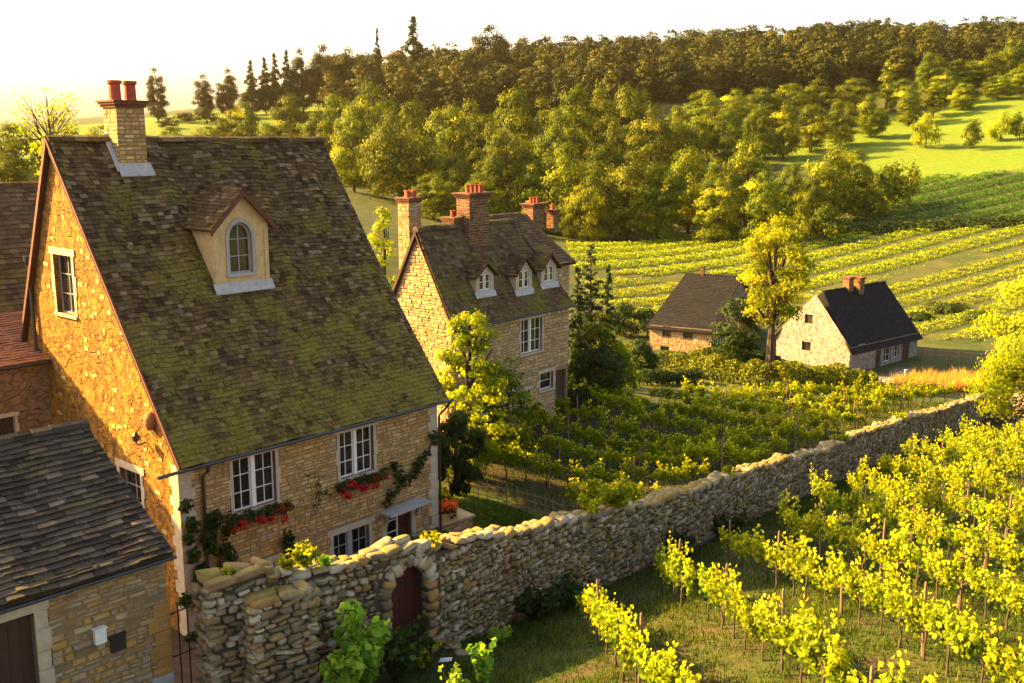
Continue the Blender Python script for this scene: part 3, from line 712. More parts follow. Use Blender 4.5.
    for x in (a0 - .12, a1 + .2): F1.box(h, x, x + .1, zc - .55, zc - .04, 0, .1); F1.prism(h, [(x, zc - .4), (x + .08, zc - .4), (x + .08, zc - .05), (x, zc - .05)], .098, .2); h.build("bracket", M['dressed_grey'], hd); h = MB()
    s = MB(); F1.box(s, a0 - .22, a0, -.1, z1, -.1, .03); F1.box(s, a1, a1 + .2, -.1, z1, -.1, .03); F1.box(s, a0 - .23, a1 + .21, z1 + .002, z1 + .1, -.1, .035); s.build("door_surround", M['dressed'], root)
    # --- chimney straddling the ridge
    uc, _ = H.onv(119, 150, vr); u_0 = H.onv(97, 130, vr)[0]; u_1 = H.onv(137, 130, vr)[0]; zt_ = H.onv(118, 103, vr)[1]
    wx = .95; uc = H.onv(121, 130, vr)[0]
    chimney(root, uc, vr - .25, zr - 1.6, zt_ - .15, wx, .85, [(-.26, 0), (.26, 0)], 'stone_main', 'terracotta', .13, .62, .2, rng=rs, topmat='brick')
    f = MB(); zf = lambda v: zr - slope * (vr - v)
    vq = vr - .25 - .43
    f.hexa([(uc - wx / 2 - .1, vq - .22, zf(vq - .22) + .05), (uc + wx / 2 + .14, vq - .22, zf(vq - .22) + .05), (uc + wx / 2 + .14, vq, zf(vq) + .06), (uc - wx / 2 - .1, vq, zf(vq) + .06),
            (uc - wx / 2 - .1, vq - .22, zf(vq - .22) + .09), (uc + wx / 2 + .14, vq - .22, zf(vq - .22) + .09), (uc + wx / 2 + .1, vq, zf(vq) + .16), (uc - wx / 2 - .1, vq, zf(vq) + .16)])
    f.hexa([(uc - wx / 2 - .16, vq - .1, zf(vq - .1) + .04), (uc - wx / 2, vq - .1, zf(vq - .1) + .04), (uc - wx / 2, vr, zr + .04), (uc - wx / 2 - .16, vr, zr + .04),
            (uc - wx / 2 - .16, vq - .1, zf(vq - .1) + .08), (uc - wx / 2 - .004, vq - .1, zf(vq - .1) + .1), (uc - wx / 2 - .004, vr, zr + .16), (uc - wx / 2 - .16, vr, zr + .08)])
    f.build("flashing", M['lead'], roof)
    # --- dormer: face plane parallel to the facade
    # foot of the face meets the roof: solve v where (215,283) lies on the roof plane
    best = min(((abs(H.onv(243, 286, v)[1] - zf(v)), v) for v in np.linspace(.3, vr - .5, 300)))[1]
    vd = best; DP = Pl((0, vd, 0), (1, 0, 0), (0, -1, 0))
    a0, zb = H.onv(217, 287, vd); a1, _ = H.onv(269, 281, vd); ap = H.onv(244, 192, vd); ze = H.onv(217, 228, vd)[1]; ze2 = H.onv(269, 217, vd)[1]; ze = (ze + ze2) / 2
    zb = zf(vd) + .02; am = (a0 + a1) / 2; zp = ap[1]
    wl = H.onv(229, 250, vd)[0]; wr = H.onv(252, 250, vd)[0]; zwb = H.onv(240, 273, vd)[1]; zwt = H.onv(240, 222, vd)[1]; rad = (wr - wl) / 2
    hole = arch(wl, wr, zwb, zwt - rad * 1.25, 10, 1.25)
    mb = MB(); wall_skin(mb, DP, [(a0, zb - .1), (a1, zb - .1), (a1, ze), (am, zp), (a0, ze)], [hole], .2)
    vb_ = lambda z: vr - (zr - z) / slope      # where height z meets the roof
    for x in (a0, a1): mb.add([(x, vd, zb - .1), (x, vd, ze), (x, vb_(ze) + .1, ze)], [(0, 1, 2)])
    dm = mb.build("dormer", M['render_dormer'], root)
    r = MB(); o_ = .16; sl = (zp - ze) / (am - a0)
    for sgn in (-1, 1):
        xe = am + sgn * (am - a0 + o_ + .1); zee = zp + .08 - sl * (am - a0 + o_ + .1)
        zpp = zp + .08
        P0, P1, P2, P3 = (xe, vd - .22, zee), (xe, vb_(zee) + .05, zee), (am, vb_(zpp) + .05, zpp), (am, vd - .22, zpp)
        tile_slope(r, P0, P1, P2, P3, .2, .15, .022, rs, 0, 1, .07)
    ridge_tiles(r, (am, vd - .24, zp + .1), (am, vb_(zp + .1), zp + .1), .12, 0, .35, rs)
    r.build("dormer_roof", [M['tile_main'], M['verge']], dm)
    b = MB()
    for sgn in (-1, 1):
        x1_, z1_ = am + sgn * (am - a0 + o_ + .1), zp - sl * (am - a0 + o_ + .1)
        b.hexa([(am, vd - .25, zp - .1), (x1_, vd - .25, z1_ - .1), (x1_, vd - .2, z1_ - .1), (am, vd - .2, zp - .1), (am, vd - .25, zp + .05), (x1_, vd - .25, z1_ + .05), (x1_, vd - .2, z1_ + .05), (am, vd - .2, zp + .05)])
    b.build("bargeboard", M['verge'], dm)
    # arched window of the dormer
    f = MB(); fw = .05
    inner = arch(wl + fw, wr - fw, zwb + fw, zwt - rad * 1.25, 10, 1.2)
    n = len(hole)
    for i in range(n):
        j = (i + 1) % n
        f.hexa([DP.P(*hole[i], -.18), DP.P(*hole[j], -.18), DP.P(*inner[j], -.18), DP.P(*inner[i], -.18), DP.P(*hole[i], -.12), DP.P(*hole[j], -.12), DP.P(*inner[j], -.12), DP.P(*inner[i], -.12)])
    cx = (wl + wr) / 2; DP.box(f, cx - .018, cx + .018, zwb, zwt, -.17, -.13)
    for k in (1, 2): zz = zwb + (zwt - zwb) * k / 3; DP.box(f, wl, wr, zz - .014, zz + .014, -.168, -.132)
    aw = f.build("arched_window", M['grey_paint'], dm)
    g = MB(); nn = len(hole); g.add([DP.P(a, z, -.16) for a, z in hole], [tuple(range(nn))]); g.build("pane", M['glass'], aw)
    s = MB(); out_ = arch(wl - .12, wr + .12, zwb, zwt - rad * 1.25, 10, 1.22)
    for i in range(1, n):
        j = (i + 1) % n
        if i == n - 1 or True:
            if i < n: s.hexa([DP.P(*hole[i], -.05), DP.P(*hole[j], -.05), DP.P(*out_[j], -.05), DP.P(*out_[i], -.05), DP.P(*hole[i], .035), DP.P(*hole[j], .035), DP.P(*out_[j], .035), DP.P(*out_[i], .035)])
    s.build("surround", M['dressed_grey'], aw)
    s = MB(); DP.box(s, wl - .14, wr + .14, zwb - .1, zwb - .004, -.15, .08); s.build("sill", M['lead'], aw)
    s = MB(); DP.box(s, a0 - .02, a0 + .14, zb, ze - .05, -.03, .03); s.build("pilaster", M['render_dormer'], dm)
    s = MB(); DP.box(s, a1 - .14, a1 + .02, zb, ze - .05, -.03, .03); s.build("pilaster", M['render_dormer'], dm)
    _q = .17; s = MB(); s.hexa([(a0 - .12, vd - _q, zf(vd - _q) + .05), (a1 + .12, vd - _q, zf(vd - _q) + .05), (a1 + .12, vd, zf(vd) + .05), (a0 - .12, vd, zf(vd) + .05),
                      (a0 - .12, vd - _q, zf(vd - _q) + .09), (a1 + .12, vd - _q, zf(vd - _q) + .09), (a1 + .12, vd, zf(vd) + .15), (a0 - .12, vd, zf(vd) + .15)]); s.build("flashing", M['lead'], dm)
    return dict(uR=uR, zE=zE, vr=vr, zr=zr, w1=w1, w2=w2, F1=F1, d1=d1, ve=ve, G1=G1)
B1 = build_big_house()

# ------------------------------------------------------------------ the outbuilding at the lower corner
def build_outbuilding():
    rg = random.Random(21); Ew = at(163, 548, 20.0)
    H = House("stone_outbuilding", (Ew.x, Ew.y, 0), AZ1 + 1.5, "small stone outbuilding with a grey tiled roof and two meter boxes on its wall", "outbuilding")
    root = H.root; F1 = Pl((0, 0, 0), (1, 0, 0), (0, -1, 0)); zE = H.onv(161, 549)[1]; v0, zr0 = H.onu(84, 424, 0.1)
    uL = -6.5; g0 = 1.2
    # openings
    da1, dz1 = H.onv(33, 612); da0 = da1 - 1.25; door = (da0, da1, dz1 - 2.1, dz1)
    win = (da0 - 2.4, da0 - 1.3, dz1 - 1.3, dz1 - .1)
    mb = MB(); wall_skin(mb, F1, rect(uL, 0, g0, zE + .1), [rect(*door), rect(*win)])
    iv = lambda za, zb: cut([(uL, 0.0)], [(door[0] - .2, door[1] + .24, door[2], door[3] + .22), (win[0] - .14, win[1] + .14, win[2] - .1, win[3] + .18)], za, zb)
    stone_blocks(mb, F1, iv, g0, zE + .08, rg, (.12, .46), (.07, .17), 1, .014, .035)
    mb.build("front_wall", [M['mortar'], M['stone_out']], root)
    ve = v0 * 2
    mb = MB(); G = Pl((0, 0, 0), (0, 1, 0), (1, 0, 0)); wall_skin(mb, G, [(0.001, g0 - 1), (ve, g0 - 1), (ve, zE + .1), (v0, zr0 - .1), (.001, zE + .1)], [])
    stone_blocks(mb, G, lambda za, zb: [(0.02, ve)], g0, zE, rg, (.15, .45), (.08, .18), 1, .014, .03)
    mb.quad((uL, 0.001, g0), (uL, ve, g0), (uL, ve, zr0 - .2), (uL, 0.001, zE)); mb.quad((uL, ve, g0), (0, ve, g0), (0, ve, zE), (uL, ve, zE)); mb.quad((uL, .4, g0 - 1), (0, .4, g0 - 1), (0, .4, zE), (uL, .4, zE), 2)
    mb.build("end_wall", [M['mortar'], M['stone_out'], M['soil']], root)
    # grey and orange quoins at the corner
    q = MB(); z = g0
    for k, h in enumerate([.42, .3, .5, .34, .62, .3, .36, .3, .3, .3, .3]):
        if z + h > zE: break
        F1.box(q, -.32 - .12 * (k % 2), .03, z + .006, z + h - .008, -.3, .045, 0 if k in (2, 4, 5) else 1); z += h
    q.build("quoins", [M['dressed_grey'], M['stone_out']], root)
    # roof: coarse stone slates, upswept a little at the end
    sl = (zr0 - zE) / v0; mb = MB(); ov = .22
    tile_slope(mb, (uL - .2, -ov, zE - ov * sl + .06), (.12, -ov, zE - ov * sl + .06), (.12, v0, zr0), (uL - .2, v0, zr0), .30, .15, .038, rg, 0, 1, .12, sag=.03)
    tile_slope(mb, (.12, ve + ov, zE - ov * sl), (uL - .2, ve + ov, zE - ov * sl), (uL - .2, v0, zr0), (.12, v0, zr0), .30, .17, .038, rg, 0, 1, .12)
    ridge_tiles(mb, (uL - .2, v0, zr0 + .03), (.14, v0, zr0 + .05), .15, 0, .4, rg)
    roof = mb.build("roof", [M['tile_out'], M['wood_brown']], root)
    g = MB(); g.tube([(uL, -ov - .03, zE - ov * sl - .05), (.14, -ov - .03, zE - ov * sl - .03)], .035, 6); g.build("gutter", M['black_metal'], root)
    d = MB(); F1.box(d, door[0], door[1], door[2], door[3], -.2, -.15)
    for k in range(1, 6): x = door[0] + (door[1] - door[0]) * k / 6; F1.box(d, x - .012, x + .012, door[2], door[3], -.152, -.138)
    dr = d.build("door", M['wood_brown'], root); h = MB(); F1.box(h, door[0] + .1, door[0] + .16, door[2] + .95, door[2] + 1.15, -.14, -.09); h.build("handle", M['black_metal'], dr)
    s = MB()
    for x0, x1 in ((door[0] - .2, door[0]), (door[1], door[1] + .24)):
        z = door[2]; k = 0
        while z < door[3] - .05:
            h = min(rg.uniform(.34, .5), door[3] - z); F1.box(s, x0 - .04 * (k % 2) * (x0 < door[0]), x1 + .04 * (k % 2) * (x0 > door[0]), z + .005, z + h - .005, -.2, .04); z += h; k += 1
    F1.box(s, door[0] - .26, door[1] + .28, door[3] + .002, door[3] + .22, -.2, .05); s.build("door_surround", M['dressed'], root)
    window(root, F1, *win, lights=2, rows=2, cols=2, frame='grey_paint')
    a, z = H.onv(98, 634); b = MB(); F1.box(b, a - .11, a + .11, z - .16, z + .13, 0.02, .13); F1.box(b, a - .13, a + .13, z + .13, z + .16, .02, .16); b.build("meter_box", M['white_paint'], root)["label"] = "white meter box"
    a, z = H.onv(117, 641); b = MB(); F1.box(b, a - .16, a + .14, z - .17, z + .15, 0.02, .1); F1.box(b, a - .18, a + .16, z + .15, z + .17, .02, .12); b.build("meter_box", M['black_metal'], root)["label"] = "black meter box"
build_outbuilding()

# ------------------------------------------------------------------ the brown-roofed neighbour behind the gable, with its lean-to
def build_neighbour():
    rg = random.Random(31); Y = 38.0; P = at(36, 300, Y)
    H = House("neighbouring_house", (P.x, P.y, 0), AZ1, "brown-roofed house half hidden behind the golden gable, with an orange-tiled lean-to")
    root = H.root; F1 = Pl((0, 0, 0), (1, 0, 0), (0, -1, 0))
    u0, zr = H.onv(0, 186, 4.5); uL = -12; zr = H.onv(20, 184, 4.5)[1]; zE = H.onv(14, 306, 0)[1]
    mb = MB(); wall_skin(mb, F1, rect(uL, 2.4, -1, zE), []); mb.quad((2.4, 0, -1), (2.4, 9, -1), (2.4, 9, zE), (2.4, 0, zE)); mb.add([(2.4, 0, zE), (2.4, 9, zE), (2.4, 4.5, zr - .1)], [(0, 1, 2)])
    mb.quad((uL, 9, -1), (2.4, 9, -1), (2.4, 9, zE), (uL, 9, zE)); mb.build("wall", M['render_shed'], root)
    mb = MB(); tile_slope(mb, (uL, -.3, zE - .3), (2.6, -.3, zE - .3), (2.6, 4.5, zr), (uL, 4.5, zr), .3, .24, .03, rg, 0, 1)
    tile_slope(mb, (2.6, 9.3, zE - .3), (uL, 9.3, zE - .3), (uL, 4.5, zr), (2.6, 4.5, zr), .3, .24, .03, rg, 0, 1); ridge_tiles(mb, (uL, 4.5, zr + .03), (2.6, 4.5, zr + .03), .17, 0, .4, rg)
    mb.build("roof", [M['tile_brown'], M['wood_brown']], root)
    # lean-to: roof falls towards the viewer, its wall below
    vf = -4.2; uR_ = H.onv(37, 318, 0)[0] + .1; zt = H.onv(20, 312, 0)[1]; zb = H.onv(2, 362, vf)[1]
    W = Pl((0, vf, 0), (1, 0, 0), (0, -1, 0)); a, z = H.onv(6, 428, vf); win = (a - .45, a + .3, z - .45, z + .35)
    mb = MB(); wall_skin(mb, W, rect(uL + 5, uR_, -1, zb), [rect(*win)])
    mb.add([(uR_, vf, -1), (uR_, 0, -1), (uR_, 0, zt - .1), (uR_, vf, zb)], [(0, 1, 2, 3)]); mb.build("lean_to_wall", M['render_shed'], root)
    window(root, W, *win, lights=1, rows=1, cols=2, frame='wood_brown', sw=.1)
    mb = MB(); tile_slope(mb, (uL + 5, vf - .3, zb - .1), (uR_ + .15, vf - .3, zb - .1), (uR_ + .15, -.02, zt + .1), (uL + 5, -.02, zt + .1), .24, .2, .03, rg, 0, 1)
    rf = mb.build("lean_to_roof", [M['tile_orange'], M['wood_brown']], root)
    g = MB(); g.tube([(uL + 5, vf - .36, zb - .16), (uR_ + .2, vf - .36, zb - .16)], .05, 6); g.build("gutter", M['black_metal'], root)
build_neighbour()

# ------------------------------------------------------------------ the house in the middle distance
def dormer(root, H, F1, px, zf, vr, zr, slope, rg, roofmat, halfw, wallmat='dressed'):
    """px: foot centre (x, y), apex y, eave y"""
    x, yb, ya, ye = px
    vd = min(((abs(H.onv(x, yb, v)[1] - zf(v)), v) for v in np.linspace(.2, vr - .6, 300)))[1]; a = H.onv(x, yb, vd)[0]
    zb, zp, ze = zf(vd), H.onv(x, ya, vd)[1], H.onv(x, ye, vd)[1]; D = Pl((0, vd, 0), (1, 0, 0), (0, -1, 0))
    vb_ = lambda z: min(vr, vr - (zr - z) / slope); w = halfw * .62
    mb = MB(); wall_skin(mb, D, [(a - halfw, zb - .1), (a + halfw, zb - .1), (a + halfw, ze), (a, zp), (a - halfw, ze)], [rect(a - w, a + w, zb + .15, ze + .05)], .1)
    for q in (a - halfw, a + halfw): mb.add([(q, vd, zb - .1), (q, vd, ze), (q, vb_(ze) + .1, ze)], [(0, 1, 2)])
    dm = mb.build("dormer", M[wallmat], root); window(dm, D, a - w, a + w, zb + .15, ze + .05, lights=2, rows=2, cols=1, mull=.06, surround=None, depth=.05)
    r = MB(); sl = (zp - ze) / halfw; hw = halfw + .18
    for sg in (-1, 1):
        zz = zp + .08 - sl * hw; tile_slope(r, (a + sg * hw, vd - .2, zz), (a + sg * hw, vb_(zz) + .05, zz), (a, vb_(zp + .08) + .05, zp + .08), (a, vd - .2, zp + .08), .22, .17, .025, rg, 0, 1, .06)
    ridge_tiles(r, (a, vd - .2, zp + .1), (a, vb_(zp + .1), zp + .1), .1, 0, .35, rg); r.build("dormer_roof", [roofmat, M['wood_brown']], dm)
    s = MB(); s.hexa([(a - halfw - .1, vd - .12, zf(vd - .12) + .04), (a + halfw + .1, vd - .12, zf(vd - .12) + .04), (a + halfw + .1, vd, zf(vd) + .04), (a - halfw - .1, vd, zf(vd) + .04),
                      (a - halfw - .1, vd - .12, zf(vd - .12) + .08), (a + halfw + .1, vd - .12, zf(vd - .12) + .08), (a + halfw + .1, vd, zf(vd) + .1), (a - halfw - .1, vd, zf(vd) + .1)]); s.build("flashing", M['lead'], dm)
def build_house2():
    rg = random.Random(41); P = at(568, 301, 52.0)
    H = House("manor_house", (P.x, P.y, 0), 39.0, "tall stone house with small dormers and several brick chimneys, behind the big mossy roof")
    root = H.root; g0 = -1.0
    zE = H.onv(568, 303)[1]; uL = H.onv(452, 337)[0]; v0, zr = H.onu(416, 229, uL - .1)
    uRr = H.onv(512, 222, v0)[0]; slope = (zr - zE) / (v0 + .25)
    F1 = Pl((0, 0, 0), (1, 0, 0), (0, -1, 0)); G1 = Pl((uL, 0, 0), (0, 1, 0), (-1, 0, 0)); G2 = Pl((0, 0, 0), (0, 1, 0), (1, 0, 0)); uRr = min(uRr, -.8)
    def fr(x0, y0, x1, y1):
        a0, z1 = H.onv(x0, y0); a1, _ = H.onv(x1, y0); _, z0 = H.onv(x0, y1); return a0, a1, z0, z1
    ws = [fr(521, 321, 542, 355), fr(540, 374, 553, 391), fr(496, 396, 514, 412), fr(517, 393, 530, 408), fr(478, 402, 490, 418)]
    ws = [(a, b, max(c, .3), d) for a, b, c, d in ws]
    dr = fr(556, 371, 566, 398); dr = (dr[0], dr[1], gz(P.x, P.y) - .1, dr[3])
    mb = MB(); wall_skin(mb, F1, rect(uL, 0, g0, zE + .1), [rect(*w) for w in ws] + [rect(*dr)])
    ho = [(a - .14, b + .14, c - .1, d + .18) for a, b, c, d in ws + [dr]]
    stone_blocks(mb, F1, lambda za, zb: cut([(uL, 0.0)], ho, za, zb), .0, zE + .08, rg, (.2, .5), (.12, .22), 1, .014, .03)
    mb.quad((uL, .4, g0), (0, .4, g0), (0, .4, zE), (uL, .4, zE), 2); mb.build("front_wall", [M['mortar'], M['stone_house2'], M['soil']], root)
    ve = v0 * 2; zr_ = zr; mb = MB()
    for G in (G1, G2):
        wall_skin(mb, G, [(0.001, g0), (ve, g0), (ve, zE + .1), (v0, zr - .12 if G is G1 else zE + .1), (.001, zE + .1)], [])
        stone_blocks(mb, G, lambda za, zb: [(.02, ve)] if G is G2 else [(max(.02, (za - zE) / (zr - zE) * v0 + .15), min(ve, ve - (za - zE) / (zr - zE) * v0 - .15))] if za > zE else [(.02, ve)], 0, (zr - .6) if G is G1 else zE, rg, (.2, .5), (.12, .22), 1, .014, .03)
    mb.quad((uL, ve, g0), (0, ve, g0), (0, ve, zE), (uL, ve, zE)); mb.build("gable_wall", [M['mortar'], M['stone_house2']], root)
    zf = lambda v: zr - slope * (v0 - v)
    mb = MB(); e0 = zf(-.3)
    tile_slope(mb, (uL - .15, -.3, e0), (.2, -.3, e0), (uRr, v0, zr), (uL - .15, v0, zr), .24, .2, .03, rg, 0, 1, .1, sag=.05)
    tile_slope(mb, (.2, ve + .3, e0), (uL - .15, ve + .3, e0), (uL - .15, v0, zr), (uRr, v0, zr), .3, .26, .03, rg, 0, 1); tile_slope(mb, (.2, -.3, e0), (.2, ve + .3, e0), (uRr, v0 + .01, zr), (uRr, v0, zr), .3, .22, .03, rg, 0, 1); ridge_tiles(mb, (uL - .15, v0, zr + .03), (uRr, v0, zr + .03), .17, 0, .4, rg)
    mb.build("roof", [M['tile_brown'], M['wood_brown']], root)
    g = MB(); g.tube([(uL - .2, -.36, e0 - .03), (.25, -.36, e0 - .03)], .05, 6); g.build("gutter", M['black_metal'], root)
    for i, w in enumerate(ws): window(root, F1, *w, lights=2 if i != 1 else 1, rows=3 if i == 0 else 2, cols=1 if i else 2, mull=.1)
    d = MB(); F1.box(d, *dr, -.2, -.15); dd = d.build("door", M['wood_brown'], root); h = MB(); F1.box(h, dr[1] - .2, dr[1] - .14, dr[2] + .95, dr[2] + 1.1, -.14, -.1); h.build("handle", M['black_metal'], dd)
    for px in ((485, 293, 264, 275), (524, 291, 258, 272), (549, 284, 255, 267)): dormer(root, H, F1, px, zf, v0, zr, slope, rg, M['tile_brown'], .62)
    # chimneys
    u, z = H.onv(409, 205, v0 + .2); z1 = H.onv(409, 204, v0)[1]
    chimney(root, uL + .42, v0 + .9, zr - 3.2, z1, .75, .7, [(-.2, -.12), (.2, -.12), (0, .15)], 'stone_out', 'terracotta', .16, .3, .11, rng=rg, topmat='brick')
    u, z1 = H.onv(471, 197, v0); 
    chimney(root, u, v0 - .1, zr - 1.2, z1, 1.35, .8, [(-.45, -.1), (-.15, -.1), (.15, -.1), (.45, -.1)], 'brick', 'terracotta', .12, .35, .11, rng=rg)
    chimney(root, u - .95, v0 + .3, zr - 1.2, z1 - 1.1, .6, .7, [(0, 0)], 'brick', 'terracotta', .12, .3, .11, rng=rg)
    # the wing behind, same run of the house
    W0 = at(577, 262, 58.0); wl = H.inv @ W0; zE2 = wl.z; uw1 = wl.x; vw0 = wl.y
    vk = vw0 + 3.6; uk1, zk = H.onv(549, 211, vk); uk0 = H.onv(470, 213, vk)[0]
    mb = MB(); s2 = (zk - zE2) / 3.6
    tile_slope(mb, (uk0, vw0, zE2), (uw1, vw0, zE2), (uw1 - .1, vk, zk), (uk0, vk, zk), .28, .22, .03, rg, 0, 1, .1, sag=.04)
    tile_slope(mb, (uw1, vw0 + 7.2, zE2), (uk0, vw0 + 7.2, zE2), (uk0, vk, zk), (uw1 - .6, vk, zk), .28, .3, .03, rg, 0, 1); ridge_tiles(mb, (uk0, vk, zk + .03), (uw1 - .6, vk, zk + .03), .17, 0, .4, rg)
    mb.build("wing_roof", [M['tile_brown'], M['wood_brown']], root)
    W = Pl((0, vw0 + .3, 0), (1, 0, 0), (0, -1, 0)); mb = MB(); wall_skin(mb, W, rect(uk0, uw1 - .3, g0, zE2), []); stone_blocks(mb, W, lambda a, b: [(uk0, uw1 - .3)], 1, zE2, rg, (.2, .5), (.14, .24), 1)
    G3 = Pl((uw1 - .3, 0, 0), (0, 1, 0), (1, 0, 0)); wall_skin(mb, G3, [(vw0 + .3, g0), (vw0 + 6.9, g0), (vw0 + 6.9, zE2), (vk, zk - .2), (vw0 + .3, zE2)], [])
    mb.quad((uk0, vw0 + 6.9, g0), (uw1 - .3, vw0 + 6.9, g0), (uw1 - .3, vw0 + 6.9, zE2), (uk0, vw0 + 6.9, zE2)); mb.build("wing_wall", [M['mortar'], M['stone_house2']], root)
    u, z1 = H.onv(537, 207, vk); chimney(root, u, vk + .2, zk - 1, z1, 1.1, .7, [(-.3, 0), (0, 0), (.3, 0)], 'brick', 'terracotta', .12, .35, .11, rng=rg)
    u, z1 = H.onv(549, 213, vk); chimney(root, u + .1, vk - .2, zk - 1, z1, .5, .5, [(0, 0)], 'brick', 'terracotta', .12, .3, .11, rng=rg)
build_house2()

# ------------------------------------------------------------------ the two cottages in the valley
def build_cottage_right():
    rg = random.Random(51); P = at(850, 350, 84.0); g = gz(P.x, P.y) - .6
    H = House("whitewashed_cottage", (P.x, P.y, 0), 50.0, "whitewashed cottage with a dark slate roof and two small brick chimneys", "cottage")
    root = H.root; F1 = Pl((0, 0, 0), (1, 0, 0), (0, -1, 0)); G1 = Pl((0, 0, 0), (0, 1, 0), (-1, 0, 0))
    zE = H.onv(850, 349)[1]; uR = H.onv(918, 335)[0]; va, zr = H.onu(815, 293, -.1); vL = H.onu(777, 332, 0)[0]; zL = H.onu(777, 332, 0)[1]
    def fr(x0, y0, x1, y1):
        a0, z1 = H.onv(x0, y0); a1, _ = H.onv(x1, y0); _, z0 = H.onv(x0, y1); return a0, a1, z0, z1
    gf = lambda u: max(g, gz(*(H.world((u, 0, 0)).xy))) 
    wins = [fr(859, 345, 865, 354), fr(884, 349, 891, 362), fr(894, 346, 899, 358)]; doors = [fr(876, 351, 881, 372), fr(903, 337, 910, 361)]
    gws = []
    for (x0, y0, x1, y1) in ((805, 314, 813, 323), (802, 341, 811, 350)):
        v1, _ = H.onu(x0, y0); v0, _ = H.onu(x1, y0); _, zt = H.onu(x0, y0); _, zb = H.onu(x0, y1); gws.append((v0, v1, zb, zt))
    mb = MB(); wall_skin(mb, F1, rect(0, uR, g - 1, zE + .1), [rect(*w) for w in wins + doors]); 
    mb.quad((0, .3, g - 1), (uR, .3, g - 1), (uR, .3, zE), (0, .3, zE), 1); mb.build("front_wall", [M['white_render'], M['soil']], root)
    mb = MB(); wall_skin(mb, G1, [(.001, g - 1), (vL, g - 1), (vL, zL), (va, zr - .1), (.001, zE + .1)], [rect(*w) for w in gws])
    wall_skin(mb, Pl((uR, 0, 0), (0, 1, 0), (1, 0, 0)), [(.001, g - 1), (vL, g - 1), (vL, zL), (va, zr - .1), (.001, zE + .1)], []); mb.quad((0, vL, g - 1), (uR, vL, g - 1), (uR, vL, zL), (0, vL, zL))
    mb.build("gable_wall", M['white_render'], root)
    ws = [window(root, F1, *w, lights=1, rows=2, cols=2, mull=.05, surround=None) for w in wins] + [window(root, G1, *w, lights=1, rows=1, cols=2, frame='wood_brown', surround=None) for w in gws]
    for d_ in doors:
        d = MB(); F1.box(d, *d_, -.2, -.15); dd = d.build("door", M['wood_red'], root); h = MB(); F1.box(h, d_[1] - .16, d_[1] - .1, (d_[2] + d_[3]) / 2, (d_[2] + d_[3]) / 2 + .12, -.14, -.1); h.build("handle", M['black_metal'], dd)
    mb = MB(); s1 = (zr - zE) / va; s2 = (zr - zL) / (vL - va); hip = 1.1; hz = 1.3
    # half-hipped end towards the camera
    ur = H.onv(896, 287, va)[0]
    eF = zE - .35 * s1; eB = zL - .35 * s2
    tile_slope(mb, (-.3, -.35, eF), (uR + .3, -.35, eF), (min(ur, uR), va, zr), (hip, va, zr), .3, .24, .025, rg, 0, 1, .12)
    tile_slope(mb, (uR + .3, vL + .35, eB), (-.3, vL + .35, eB), (hip, va, zr), (min(ur, uR), va, zr), .3, .24, .025, rg, 0, 1, .12)
    k = .45; pf = Vector((-.3, -.35, eF)).lerp(Vector((hip, va, zr)), 1 - k); pb = Vector((-.3, vL + .35, eB)).lerp(Vector((hip, va, zr)), 1 - k)
    tile_slope(mb, pb, pf, Vector((hip, va, zr)), Vector((hip, va, zr)) + Vector((0, .01, 0)), .3, .24, .025, rg, 0, 1, .08)
    ridge_tiles(mb, (hip, va, zr + .03), (min(ur, uR), va, zr + .03), .14, 0, .4, rg); mb.build("roof", [M['tile_dark'], M['wood_brown']], root)
    u, z1 = H.onv(848, 289, va); z1 = zr + .75; chimney(root, u, va, zr - .6, z1, .7, .6, [], 'brick', courses=.12, rng=rg)
    u2, z2 = H.onv(858, 291, va - .3); chimney(root, u + 1.3, va - .25, zr - .8, z1 - .1, .7, .6, [], 'brick', courses=.12, rng=rg)
build_cottage_right()
